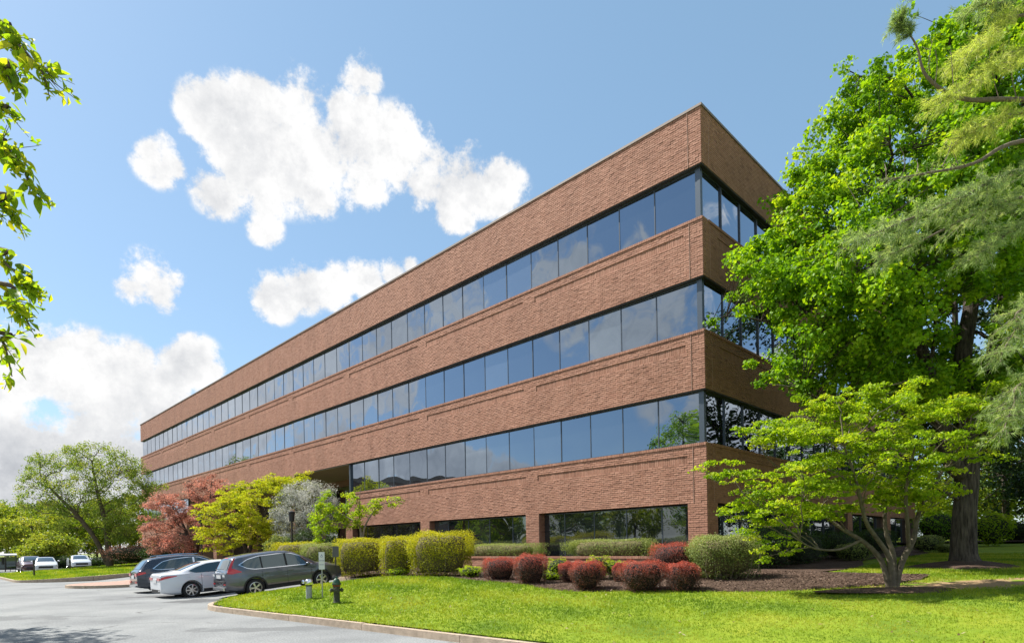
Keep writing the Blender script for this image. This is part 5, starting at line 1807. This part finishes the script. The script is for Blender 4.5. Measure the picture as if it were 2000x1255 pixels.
class Car:
    def __init__(s, P):
        s.P = P
        s.tx, s.tzv = np.array(P['top']).T
        s.L = P['L']
        xs = np.concatenate([np.linspace(-s.L / 2, s.L / 2, 64), s.tx])
        s.xs = np.unique(np.round(np.clip(xs, -s.L / 2, s.L / 2), 4))
    def zt(s, x):
        return np.interp(x, s.tx, s.tzv)
    def wl(s, x):
        h = s.L / 2
        e = np.clip((np.abs(x) - (h - .75)) / .75, 0, 1)
        return s.P['W'] / 2 * (1 - (s.P.get('nose', .17)) * e ** 2.2)
    def zb(s, x):
        return np.minimum(np.interp(x, *np.array(s.P['belt']).T), s.zt(x) - .035)
    def zbot(s, x):
        h = s.L / 2
        e = np.clip((np.abs(x) - (h - .5)) / .5, 0, 1)
        return s.P['clear'] + .10 * e ** 1.5
    def wt(s, x):
        hgt = np.clip((s.zt(x) - s.zb(x)) / (s.P['H'] - 1.0), 0, 1)
        return s.wl(x) * (1 - .09 - .20 * hgt ** 1.0)
    def section(s, x):
        w, b, t, wt, z0 = s.wl(x), s.zb(x), s.zt(x), s.wt(x), s.zbot(x)
        rise = t - b
        z8 = t - min(.075, rise * .55)
        mid = max(z0 + .2, .52)
        mid = min(mid, b - .08)
        pts = [(0, z0), (w * .86, z0), (w * .965, z0 + .07), (w * .995, min(z0 + .18, mid - .02)), (w, mid), (w * .992, (mid + b) / 2), (w * .965, b)]
        for f in (.35, .7):
            pts.append((w * .965 + (wt - w * .965) * f, b + (z8 - b) * f))
        pts += [(wt, z8), (wt * .88, t - min(.03, rise * .25)), (wt * .5, t - .006), (0, t)]
        return np.array(pts)
    def ys(s, x, z):
        q = s.section(float(x))[2:10]
        return float(np.interp(z, q[:, 1], q[:, 0]))
    def zs(s, x, y):
        q = s.section(float(x))[9:][::-1]
        return float(np.interp(abs(y), q[:, 0], q[:, 1]))
    def body(s, mat, parent):
        G = []
        for x in s.xs:
            q = s.section(float(x))
            ring = [(x, -y, z) for y, z in q] + [(x, y, z) for y, z in q[::-1][1:-1]]
            G.append(ring)
        G = np.array(G)
        mb = MB().grid(G, closed_v=True)
        for e in (0, -1):
            c = G[e].mean(0)
            n = G.shape[1]
            mb.add(np.vstack([G[e], c]), [[k, (k + 1) % n, n] for k in range(n)])
        o = mb.build('body', mat, parent, smooth=True)
        me = o.data
        bm = bmesh.new()
        bm.from_mesh(me)
        bmesh.ops.remove_doubles(bm, verts=bm.verts, dist=.0005)
        bmesh.ops.recalc_face_normals(bm, faces=bm.faces)
        bm.to_mesh(me)
        bm.free()
        # wheel housings
        for ax in s.P['axles']:
            for sd in (-1, 1):
                c = MB().lathe([(0.0001, -.2), (s.P['wr'] + .055, -.2), (s.P['wr'] + .055, .2), (.0001, .2)], 28, M=Matrix.Translation((ax, sd * (s.P['W'] / 2 - .06), s.P['wr'])) @ Matrix.Rotation(R(90), 4, 'X')).build('cutter', M['blackp'])
                b2 = bmesh.new()
                b2.from_mesh(c.data)
                bmesh.ops.remove_doubles(b2, verts=b2.verts, dist=.001)
                bmesh.ops.recalc_face_normals(b2, faces=b2.faces)
                b2.to_mesh(c.data)
                b2.free()
                md = o.modifiers.new('cut', 'BOOLEAN')
                md.object = c
                md.operation = 'DIFFERENCE'
                md.solver = 'EXACT'
                pm = o.parent
                bpy.context.view_layer.update()
                c.matrix_world = o.matrix_world.copy()
                bpy.context.view_layer.update()
                dg = bpy.context.evaluated_depsgraph_get()
                nm = bpy.data.meshes.new_from_object(o.evaluated_get(dg))
                o.modifiers.clear()
                old = o.data
                o.data = nm
                bpy.data.meshes.remove(old)
                cm = c.data
                bpy.data.objects.remove(c)
                bpy.data.meshes.remove(cm)
        me = o.data
        me.materials.clear()
        me.materials.append(mat)
        me.polygons.foreach_set('material_index', np.zeros(len(me.polygons), np.int32))
        me.polygons.foreach_set('use_smooth', np.ones(len(me.polygons), bool))
        me.set_sharp_from_angle(angle=R(34))
        return o
    def side(s, name, mat, parent, xs, lo, hi, off=.008, sides=(-1, 1), nz=5, n=22, label=None):
        """a patch lying on the flank between the curves lo(x) and hi(x)"""
        X = np.linspace(xs[0], xs[1], n)
        l = np.interp(X, *np.array(lo).T)
        h = np.interp(X, *np.array(hi).T)
        for sd in sides:
            G = np.array([[(x, sd * (s.ys(x, a + (b - a) * f) + off), a + (b - a) * f) for f in np.linspace(0, 1, nz)] for x, a, b in zip(X, l, h)])
            if sd > 0:
                G = G[::-1]
            o = MB().grid(G).build(name, mat, parent, smooth=True)
    def top(s, name, mat, parent, x0, x1, hw, off=.008, n=10):
        X = np.linspace(x0, x1, n)
        G = []
        for x in X:
            k = .02
            sl_ = (s.zt(x + k) - s.zt(x - k)) / (2 * k)
            nn = np.array([-sl_, 1]) / math.hypot(sl_, 1)
            w = np.interp(x, *np.array(hw).T)
            G.append([(x + nn[0] * off, y, s.zs(x, y) + nn[1] * off) for y in np.linspace(-w, w, 9)])
        G = np.array(G)
        MB().grid(G).build(name, mat, parent, smooth=True)

def wheel(r, spokes, parent, loc, sd, w=.215, twin=False):
    wh = bpy.data.objects.new('wheel', None)
    COL.objects.link(wh)
    wh.parent = parent
    wh.location = loc
    wh.rotation_euler = (0, 0, math.pi if sd < 0 else 0)
    rot = Matrix.Rotation(R(-90), 4, 'X')
    rr_ = r * .66
    MB().lathe([(rr_, -w / 2), (r * .90, -w / 2), (r * .985, -w / 2 + .03), (r, -w / 2 + .07), (r, w / 2 - .07), (r * .985, w / 2 - .03), (r * .90, w / 2), (rr_ + .005, w / 2 - .004), (rr_, -w / 2)], 32, M=rot).build('tyre', M['tyre'], wh, smooth=True, sharp=50)
    rim = MB().lathe([(rr_ + .004, w / 2 - .006), (rr_ - .012, w / 2 - .002), (rr_ - .025, w / 2 - .03), (rr_ - .03, -w / 2)], 32, M=rot)
    rim.lathe([(.0001, w / 2 - .02), (.055, w / 2 - .022), (.062, w / 2 - .045)], 14, M=rot)
    for k in range(spokes):
        a = 2 * math.pi * k / spokes
        for da in ((-.13, .13) if twin else (0,)):
            hw = .014 if twin else .024
            q = Matrix.Rotation(a, 4, 'Y')
            mb = Matrix.Rotation(da, 4, 'Y')
            rim.box((.035, w / 2 - .058, -hw), (rr_ - .012, w / 2 - .022, hw), M=q @ Matrix.Rotation(da * .9, 4, 'Y'))
    rim.build('rim', M['alloy'], wh, smooth=False)
    MB().lathe([(.0001, w / 2 - .075), (rr_ - .028, w / 2 - .078)], 24, M=rot).build('brake_disc', M['disc'], wh)
    return wh

SUV = dict(L=4.57, W=1.82, H=1.68, clear=.24, wr=.345, axles=(-1.27, 1.35), nose=.16,
           top=[(-2.285, .93), (-2.27, 1.0), (-2.20, 1.08), (-1.99, 1.50), (-1.93, 1.55), (-1.80, 1.59), (-1.2, 1.655), (-.4, 1.682), (.1, 1.655), (.4, 1.58), (.8, 1.38), (1.22, 1.11), (1.3, 1.095), (1.75, 1.03), (2.05, .94), (2.2, .84), (2.285, .66)],
           belt=[(-2.285, 1.06), (-1.4, 1.05), (0, 1.02), (1.2, .98), (2.285, .8)])
SEDAN = dict(L=4.85, W=1.86, H=1.465, clear=.20, wr=.335, axles=(-1.36, 1.44), nose=.17,
             top=[(-2.425, .86), (-2.41, .99), (-2.36, 1.05), (-2.2, 1.075), (-1.85, 1.105), (-1.6, 1.17), (-1.1, 1.345), (-.75, 1.425), (-.3, 1.462), (.1, 1.455), (.45, 1.40), (.85, 1.22), (1.2, 1.03), (1.3, 1.0), (1.9, .90), (2.2, .80), (2.36, .68), (2.425, .55)],
             belt=[(-2.425, 1.0), (-1.4, .99), (0, .955), (1.2, .92), (2.425, .7)])
DSUV = dict(L=4.65, W=1.88, H=1.66, clear=.24, wr=.355, axles=(-1.32, 1.40), nose=.17,
            top=[(-2.325, .86), (-2.30, .98), (-2.22, 1.08), (-1.95, 1.42), (-1.84, 1.54), (-1.70, 1.58), (-1.1, 1.64), (-.4, 1.66), (.1, 1.64), (.45, 1.56), (.85, 1.36), (1.25, 1.09), (1.35, 1.06), (1.85, .98), (2.15, .88), (2.27, .74), (2.325, .6)],
            belt=[(-2.325, 1.05), (-1.4, 1.03), (0, 1.0), (1.2, .96), (2.325, .78)])

def base_car(name, label, P, paint, spokes, loc, heading, pitch, twin=False, group=None):
    root = thing(name, (0, 0, 0), label, 'car', group=group)
    c = Car(P)
    c.body(paint, root)
    h = P['L'] / 2
    c.side('rocker_trim', M['blackp'], root, (P['axles'][0] + P['wr'] + .1, P['axles'][1] - P['wr'] - .1), [(-9, P['clear'] + .03), (9, P['clear'] + .03)], [(-9, P['clear'] + .16), (9, P['clear'] + .16)], off=.006)
    for ax in P['axles']:
        for sd in (-1, 1):
            wheel(P['wr'], spokes, root, (ax, sd * (P['W'] / 2 - .115), P['wr']), sd, twin=twin)
            G = []
            for a in np.linspace(R(-8), R(188), 22):
                ring = []
                for rr_ in (P['wr'] + .05, P['wr'] + .105 if P is not SEDAN else P['wr'] + .062):
                    x, z = ax + rr_ * math.cos(a), P['wr'] + rr_ * math.sin(a)
                    ring.append((x, sd * (c.ys(float(np.clip(x, -h, h)), z) + .007), z))
                G.append(ring)
            MB().grid(np.array(G)).build('wheel_arch_trim', M['blackp'], root, smooth=True)
    # door shut lines and handles
    for x in P['doors']:
        c.side('door_seam', M['blackp'], root, (x - .006, x + .006), [(-9, P['clear'] + .17), (9, P['clear'] + .17)], [(-9, .96), (9, .96)], off=.004, n=2, nz=7)
    for x in P['handles']:
        for sd in (-1, 1):
            y = sd * (c.ys(x, .87) + .018)
            MB().box((x - .10, min(y, y - sd * .03), .855), (x + .10, max(y, y - sd * .03), .885)).build('door_handle', paint, root)
    for sd in (-1, 1):
        x = P['mirror']
        y = sd * (c.wl(x) * .965)
        mb = MB()
        G = np.array([[(x + .09 * math.cos(t) * math.cos(p), y + sd * .13 + .10 * math.sin(t) * math.cos(p), 1.06 + .075 * math.sin(p)) for t in np.linspace(0, 2 * math.pi, 12, endpoint=False)] for p in np.linspace(-1.5, 1.5, 7)])
        mb.grid(G, closed_v=True)
        mb.build('wing_mirror', paint, root, smooth=True)
    root.location = loc
    root.rotation_euler = Vector((1, 0, 0)).to_track_quat('X', 'Z').to_euler()
    root.matrix_world = Matrix.Translation(loc) @ Matrix.Rotation(heading, 4, 'Z') @ Matrix.Rotation(-pitch, 4, 'Y')
    return root, c
def rear_box(root, name, mat, x, y0, y1, z0, z1, t=.02):
    return MB().box((x - t, y0, z0), (x, y1, z1)).build(name, mat, root)
def paint(name, col, metal=.35, rough=.32):
    return simple(name, col, rough, metal=metal, spec=.5, coat=1.0)
for P in (SUV, SEDAN, DSUV):
    P['doors'] = (.95, -.03, -.98)
    P['handles'] = (.12, -.82)
    P['mirror'] = .78
HEAD = math.atan2(-NX[1], -NX[0]) - R(3.5)

# grey SUV nearest the lawn
loc = at(500, 1169, 22.9)
p0 = Vector((loc.x, loc.y, 0)) + Vector((-math.sin(HEAD) * .8, math.cos(HEAD) * .8, 0)) + Vector((math.cos(HEAD), math.sin(HEAD), 0)) * 1.27
u_, v_ = uv(p0.x, p0.y)
grey, c = base_car('parked_suv', 'dark grey SUV with tall red tail lamps parked next to the lawn', SUV, paint('grey_paint', (.105, .115, .138), .65, .28), 5, (p0.x, p0.y, float(lot_z(u_, v_)) - .03), HEAD, R(4.3), twin=True, group='cars parked in front of the building')
c.side('window_trim', M['chrome'], grey, (-1.80, 1.03), [(-1.80, 1.265), (-1.5, 1.10), (-1.25, 1.045), (0, 1.03), (1.03, 1.02)], [(-1.80, 1.275), (-1.45, 1.46), (-1.05, 1.545), (-.3, 1.57), (.25, 1.535), (.6, 1.40), (1.03, 1.05)], off=.010, n=30)
c.side('side_window', M['carglass'], grey, (-1.74, -.99), [(-1.74, 1.265), (-1.5, 1.13), (-1.25, 1.075), (-.99, 1.065)], [(-1.74, 1.275), (-1.45, 1.43), (-1.05, 1.515), (-.99, 1.52)], off=.014)
c.side('side_window', M['carglass'], grey, (-.93, -.06), [(-.93, 1.065), (-.06, 1.06)], [(-.93, 1.525), (-.06, 1.55)], off=.014)
c.side('side_window', M['carglass'], grey, (.02, .97), [(.02, 1.06), (.97, 1.05)], [(.02, 1.55), (.25, 1.505), (.6, 1.37), (.97, 1.06)], off=.014)
c.side('pillar', M['blackp'], grey, (-.99, -.93), [(-9, 1.065), (9, 1.065)], [(-9, 1.52), (9, 1.525)], off=.0135, n=3)
c.side('pillar', M['blackp'], grey, (-.06, .02), [(-9, 1.06), (9, 1.06)], [(-9, 1.55), (9, 1.55)], off=.0135, n=3)
c.side('tail_lamp', M['lamp_red'], grey, (-2.21, -1.72), [(-2.21, .98), (-2.05, .95), (-1.72, 1.0)], [(-2.21, 1.02), (-2.12, 1.20), (-2.0, 1.16), (-1.72, 1.02)], off=.012, n=14)
c.side('tail_lamp', M['lamp_red'], grey, (-2.17, -1.86), [(-2.17, 1.10), (-2.06, 1.16), (-1.95, 1.36), (-1.86, 1.54)], [(-2.17, 1.115), (-2.04, 1.36), (-1.95, 1.50), (-1.86, 1.55)], off=.013, n=14)
c.top('rear_window', M['carglass'], grey, -2.17, -1.975, [(-2.17, .62), (-1.975, .55)], off=.012)
c.top('windscreen', M['carglass'], grey, .46, 1.2, [(.46, .55), (1.2, .70)], off=.01)
c.top('spoiler', M['lamp_red'], grey, -1.97, -1.94, [(-1.97, .18), (-1.94, .18)], off=.014)
x = -2.285
rear_box(grey, 'chrome_strip', M['chrome'], x - .002, -.62, .62, .955, 1.0)
rear_box(grey, 'licence_plate', M['plate'], x - .006, -.26, .26, .80, .93)
for sd in (-1, 1):
    rear_box(grey, 'backup_lamp', M['lamp_clear'], x - .003, min(sd * .50, sd * .73), max(sd * .50, sd * .73), .87, .95)
    rear_box(grey, 'reflector', M['lamp_red'], x - .003, min(sd * .55, sd * .74), max(sd * .55, sd * .74), .56, .61)
rear_box(grey, 'bumper_trim', M['blackp'], x - .004, -.70, .70, .64, .70)
rear_box(grey, 'skid_plate', M['alloy'], x - .03, -.66, .66, .36, .46, .05)
MB().tube([(x + .02, -.25, 1.07), (x - .05, -.05, 1.09), (x - .02, .25, 1.14)], .012, n=5).build('rear_wiper', M['blackp'], grey)

# white sedan
lw = at(375, 1167, 23.9)
HD2 = HEAD + R(2)
p0 = Vector((lw.x, lw.y, 0)) + Vector((-math.sin(HD2) * .82, math.cos(HD2) * .82, 0)) + Vector((math.cos(HD2), math.sin(HD2), 0)) * 1.36
u_, v_ = uv(p0.x, p0.y)
white, c = base_car('parked_sedan', 'white sedan parked between the two SUVs', SEDAN, paint('white_paint', (.62, .65, .70), .0, .35), 7, (p0.x, p0.y, float(lot_z(u_, v_)) - .05), HD2, R(2.6), group='cars parked in front of the building')
c.side('side_window', M['carglass'], white, (-1.42, -.03), [(-1.42, 1.09), (-1.2, 1.01), (-.03, .995)], [(-1.42, 1.10), (-1.1, 1.23), (-.7, 1.345), (-.3, 1.375), (-.03, 1.38)], off=.012)
c.side('side_window', M['carglass'], white, (.03, .92), [(.03, .995), (.92, .985)], [(.03, 1.38), (.4, 1.315), (.92, 1.0)], off=.012)
c.top('rear_window', M['carglass'], white, -1.74, -.86, [(-1.74, .66), (-.86, .54)], off=.012)
c.top('windscreen', M['carglass'], white, .32, 1.18, [(.32, .55), (1.18, .68)], off=.01)
c.side('tail_lamp', M['lamp_red'], white, (-2.42, -1.86), [(-2.42, .80), (-2.3, .84), (-1.86, .925)], [(-2.42, .90), (-2.2, .955), (-1.86, .945)], off=.012, n=12)
x = -2.425
for sd in (-1, 1):
    rear_box(white, 'tail_lamp', M['lamp_red'], x - .004, min(sd * .36, sd * .75), max(sd * .36, sd * .75), .79, .885)
    rear_box(white, 'exhaust', M['chrome'], x - .004, min(sd * .48, sd * .66), max(sd * .48, sd * .66), .36, .41)
rear_box(white, 'licence_plate', M['plate'], x - .008, -.26, .26, .70, .83)
rear_box(white, 'lower_bumper', M['blackp'], x - .003, -.62, .62, .31, .43)

# dark blue SUV
ld = at(295, 1157, 27.0)
HD3 = HEAD + R(1)
p0 = Vector((ld.x, ld.y, 0)) + Vector((-math.sin(HD3) * .35, math.cos(HD3) * .35, 0)) + Vector((math.cos(HD3), math.sin(HD3), 0)) * 1.75
u_, v_ = uv(p0.x, p0.y)
navy, c = base_car('parked_suv', 'dark navy SUV with silver window trim left of the white sedan', DSUV, paint('navy_paint', (.022, .030, .048), .4, .25), 5, (p0.x, p0.y, float(lot_z(u_, v_)) - .03), HD3, R(2.8), group='cars parked in front of the building')
c.side('window_trim', M['chrome'], navy, (-1.72, 1.03), [(-1.72, 1.12), (-1.5, 1.05), (0, 1.02), (1.03, 1.0)], [(-1.72, 1.14), (-1.3, 1.42), (-.9, 1.50), (-.3, 1.545), (.2, 1.52), (.6, 1.37), (1.03, 1.03)], off=.010, n=30)
c.side('side_window', M['carglass'], navy, (-1.66, -.06), [(-1.66, 1.12), (-1.5, 1.08), (-.06, 1.05)], [(-1.66, 1.135), (-1.3, 1.39), (-.9, 1.475), (-.06, 1.525)], off=.014)
c.side('side_window', M['carglass'], navy, (.02, .97), [(.02, 1.05), (.97, 1.03)], [(.02, 1.525), (.2, 1.49), (.6, 1.34), (.97, 1.04)], off=.014)
c.top('rear_window', M['carglass'], navy, -2.18, -1.90, [(-2.18, .64), (-1.90, .56)], off=.012)
c.top('windscreen', M['carglass'], navy, .46, 1.22, [(.46, .55), (1.22, .70)], off=.01)
c.side('tail_lamp', M['lamp_red'], navy, (-2.30, -2.0), [(-2.30, .86), (-2.0, .93)], [(-2.30, 1.0), (-2.0, .99)], off=.013, n=8)
x = -2.325
for sd in (-1, 1):
    rear_box(navy, 'tail_lamp', M['lamp_red'], x - .004, min(sd * .42, sd * .76), max(sd * .42, sd * .76), .82, .96)
    rear_box(navy, 'reflector', M['lamp_red'], x - .004, min(sd * .40, sd * .72), max(sd * .40, sd * .72), .52, .60)
rear_box(navy, 'licence_plate', M['plate'], x - .008, -.26, .26, .72, .85)
rear_box(navy, 'skid_plate', M['alloy'], x - .02, -.55, .55, .34, .42, .05)
for sd in (-1, 1):
    MB().tube([(-1.5, sd * .60, 1.60), (-1.45, sd * .60, 1.65), (-.4, sd * .60, 1.69), (.2, sd * .60, 1.66), (.28, sd * .60, 1.62)], .018, n=5).build('roof_rail', M['chrome'], navy)

# far cars
def far_car(P, label, col, px, py, d, head, win=True):
    q = at(px, py, d)
    u_, v_ = uv(q.x, q.y)
    r_, c = base_car('distant_car', label, P, paint('far_paint', col, .1, .35), 5, (q.x, q.y, float(lot_z(u_, v_))), head, 0.0, group='cars parked at the far end of the lot')
    k = P['H'] - 1.66
    c.side('side_window', M['carglass'], r_, (-1.35, .9), [(-1.35, 1.09 + min(0, k * .3)), (.9, 1.04 + min(0, k * .3))], [(-1.35, 1.12 + min(0, k * .3)), (-.8, 1.50 + k), (.15, 1.52 + k), (.9, 1.06 + min(0, k * .3))], off=.012)
    x0 = .42 if P is not SEDAN else .40
    c.top('windscreen', M['carglass'], r_, x0, 1.18, [(x0, .55), (1.18, .69)], off=.012)
    h = P['L'] / 2
    for sd in (-1, 1):
        c.side('head_lamp', M['lamp_clear'], r_, (h - .42, h - .12), [(0, .66), (9, .62)], [(0, .74), (9, .70)], off=.012, sides=(sd,), n=5)
    MB().box((h - .02, -.55, .40), (h + .012, .55, .60)).build('grille', M['blackp'], r_)
    return r_
toward = math.atan2(-1, .75)
far_car(DSUV, 'maroon car parked at the far left beyond the lawn island', (.07, .02, .03), 60, 1120, 60.0, toward + R(8))
far_car(SEDAN, 'silver white sedan beside the maroon car', (.62, .65, .70), 89, 1120, 59.0, toward + R(2))
far_car(SEDAN, 'pale silver sedan in front of the white van', (.58, .63, .70), 154, 1112, 68.0, toward + R(6))
far_car(DSUV, 'white van behind the pale silver sedan', (.74, .74, .74), 157, 1108, 75.0, toward + R(6))

# ================================================================== bus shelter
sp = at(18, 1116, 65)
sh = thing('bus_shelter', (sp.x - 1.0, sp.y, 0), 'glass bus shelter with pale curved roof at the far left', 'shelter', rz=R(38))
G = np.array([[(x, y, 2.55 + .28 * math.cos(y / 1.0 * 1.25)) for x in (-2.1, 2.1)] for y in np.linspace(-1.0, 1.0, 9)])
G2 = G.copy(); G2[..., 2] -= .07
MB().grid(G[::-1]).grid(G2).box((-2.12, -1.02, 2.50), (2.12, -.98, 2.68)).box((-2.12, .98, 2.50), (2.12, 1.02, 2.68)).build('roof', simple('shelter_roof', (.72, .73, .74), .5), sh, smooth=False)
for x in (-2.0, -.67, .67, 2.0):
    for y in (-.9, .9):
        MB().box((x - .04, y - .04, -.02), (x + .04, y + .04, 2.56)).build('post', M['metal_dk'], sh)
for x in (-1.33, 0, 1.33):
    MB().box((x - .60, .89, .35), (x + .60, .91, 2.3)).build('glass_panel', M['carglass'], sh)
    MB().box((x - .62, .885, .30), (x + .62, .915, .35)).build('rail', M['metal_dk'], sh)
MB().box((-1.5, .35, .45), (1.5, .75, .50)).box((-1.3, .5, -.02), (-1.22, .58, .45)).box((1.22, .5, -.02), (1.3, .58, .45)).build('bench', M['metal_dk'], sh)

sh.scale = (.68, .68, .68)
# ================================================================== lawn furniture
def gl_at(px, py, d):
    p = at(px, py, d)
    p.z = float(lawn_z(*uv(p.x, p.y)))
    return p
M['hyd_green'] = simple('hydrant_green', (.020, .075, .045), .5, var=.3, vscale=12, bump=.3)
M['hyd_rust'] = simple('hydrant_worn_barrel', (.050, .055, .034), .75, var=.55, vscale=9, bump=.4)
M['rust'] = simple('rust', (.17, .055, .025), .9, var=.4, vscale=15)
hp = gl_at(658, 1180, 17.1)
hy = thing('fire_hydrant', (hp.x, hp.y, hp.z), 'green fire hydrant with rusty worn barrel on the lawn', 'hydrant', rz=R(20))
MB().lathe([(.0001, -.02), (.115, -.02), (.115, .03), (.095, .035), (.088, .05), (.086, .42), (.10, .43), (.10, .47)], 20).build('barrel', M['hyd_rust'], hy, smooth=True, sharp=35)
MB().lathe([(.105, .47), (.108, .475), (.108, .52), (.10, .525)], 20).build('collar', M['rust'], hy, smooth=True, sharp=35)
MB().lathe([(.10, .525), (.128, .53), (.128, .56), (.105, .565), (.098, .61), (.078, .665), (.045, .70), (.028, .705), (.026, .745), (.0001, .748)], 20).build('bonnet', M['hyd_green'], hy, smooth=True, sharp=35)
for a, r_, l in ((0, .055, .17), (180, .055, .17), (-90, .072, .18)):
    MB().lathe([(r_ * .8, .06), (r_ * .8, l - .05), (r_ * 1.15, l - .045), (r_ * 1.15, l - .005), (r_ * .5, l), (r_ * .35, l + .025), (.0001, l + .026)], 12,
               M=Matrix.Rotation(R(a), 4, 'Z') @ Matrix.Translation((0, 0, .37)) @ Matrix.Rotation(R(90), 4, 'Y')).build('outlet_cap', M['hyd_rust'], hy, smooth=True, sharp=35)
for k in range(8):
    a = 2 * math.pi * k / 8
    MB().lathe([(.0001, .515), (.011, .516), (.011, .57), (.0001, .572)], 6, M=Matrix.Translation((.116 * math.cos(a), .116 * math.sin(a), 0))).build('bolt', M['rust'], hy)
MB().tube([(-.17, -.02, .36), (-.185, -.03, .2), (-.18, -.02, .0)], .006, n=4).build('chain', M['rust'], hy)

mp_ = gl_at(604, 1173, 18.4)
sia = thing('standpipe', (mp_.x, mp_.y, mp_.z), 'grey fire department standpipe with chrome twin inlet on the lawn', 'standpipe', rz=R(-15))
MB().lathe([(.0001, -.02), (.092, -.02), (.092, .40), (.0001, .40)], 18).build('pipe', simple('grey_pipe', (.33, .35, .37), .5, metal=.3, var=.15, vscale=10), sia, smooth=True, sharp=40)
MB().lathe([(.097, .385), (.104, .39), (.104, .42), (.097, .425)], 18).build('collar', M['blackp'], sia, smooth=True, sharp=40)
MB().lathe([(.10, .42), (.115, .44), (.118, .55), (.10, .585), (.05, .60), (.0001, .602)], 18).build('head', M['chrome'], sia, smooth=True, sharp=50)
for s, a in ((-1, 200), (1, 250)):
    MB().lathe([(.042, .08), (.042, .15), (.055, .155), (.055, .20), (.03, .205), (.0001, .206)], 12, M=Matrix.Rotation(R(a), 4, 'Z') @ Matrix.Translation((0, 0, .50)) @ Matrix.Rotation(R(82), 4, 'Y')).build('inlet', M['chrome'], sia, smooth=True, sharp=40)

sg = gl_at(630, 1172, 18.4)
M['sign_w'] = simple('sign_white', (.62, .63, .64), .5, var=.06, vscale=6)
M['sign_ink'] = simple('sign_grey_ink', (.16, .17, .22), .6)
sgn = thing('parking_sign', (sg.x, sg.y, sg.z), 'small white parking sign on a thin post beside the grey SUV', 'sign', rz=R(4))
MB().box((-.014, -.014, -.05), (.014, .014, 1.05)).build('post', simple('galvanised', (.34, .35, .34), .5, metal=.5), sgn)
ZS = .86
MB().box((-.088, -.024, ZS), (.088, -.0145, ZS + .53)).build('panel', M['sign_w'], sgn)
# the print: a small blue-grey emblem and two short lines, too small to read in the picture
MB().lathe([(.022, 0), (.034, 0)], 14, M=Matrix.Translation((0, -.0258, ZS + .40)) @ Matrix.Rotation(R(90), 4, 'X')).box((-.006, -.0262, ZS + .42), (.006, -.0248, ZS + .47)).build('emblem', simple('sign_blue', (.17, .20, .33), .6), sgn)
rl = random.Random(3)
for zz, n_ in ((ZS + .265, 7), (ZS + .145, 7)):
    ln_ = MB()
    for k in range(n_):
        x = -.066 + k * .132 / (n_ - 1)
        ln_.box((x - .006, -.0262, zz - .017), (x - .002, -.0246, zz + .017)).box((x - .0019, -.0262, zz + rl.uniform(-.012, .012)), (x + .006, -.0246, zz + .017))
    tag(ln_.build('print_line', M['sign_ink'], sgn), kind='stuff')
s2 = gl_at(656, 1130, 25.0)
sg2 = thing('sign_post', (s2.x, s2.y, .5), 'dark back of a small sign standing by the hedge gap', 'sign', rz=R(30))
MB().box((-.02, -.02, -.1), (.02, .02, 1.1)).build('post', M['metal_dk'], sg2)
MB().box((-.13, -.035, .98), (.13, -.021, 1.42)).build('panel', simple('sign_back', (.12, .12, .14), .5, metal=.4), sg2)
# small posts by the far island, path lamps by the entrance
for (x, y, d, lab) in ((67, 1128, 44.5, 'thin dark post at the tip of the far lawn island'), (137, 1114, 55, 'thin dark post beside the pale silver sedan')):
    p = at(x, y, d)
    p.z = float(isl_z(*uv(p.x, p.y))) if d < 50 else .1
    r_ = thing('marker_post', p, lab, 'post')
    MB().box((-.04, -.04, -.1), (.04, .04, 1.15)).build('shaft', M['metal_dk'], r_)
    MB().box((-.07, -.03, .85), (.07, .03, 1.15)).box((-.075, -.04, 1.151), (.075, .04, 1.17)).build('cap', M['blackp'], r_)
for (x, d, h, lab) in ((571, 33.0, 3.15, 'black lamp post in front of the silvery shrub'), (394, 39.0, 3.4, 'black lamp post between the pink and gold maples')):
    p = at(x, 1080, d)
    r_ = thing('lamp_post', (p.x, p.y, .8), lab, 'lamp')
    MB().tube([(0, 0, -.1), (0, 0, h - .6)], .05, n=10).build('post', M['metal_dk'], r_, smooth=True)
    MB().lathe([(.06, h - .6), (.14, h - .58), (.16, h - .15), (.19, h - .12), (.17, h - .05), (.03, h), (.0001, h)], 14).build('lantern', M['blackp'], r_, smooth=True, sharp=35)
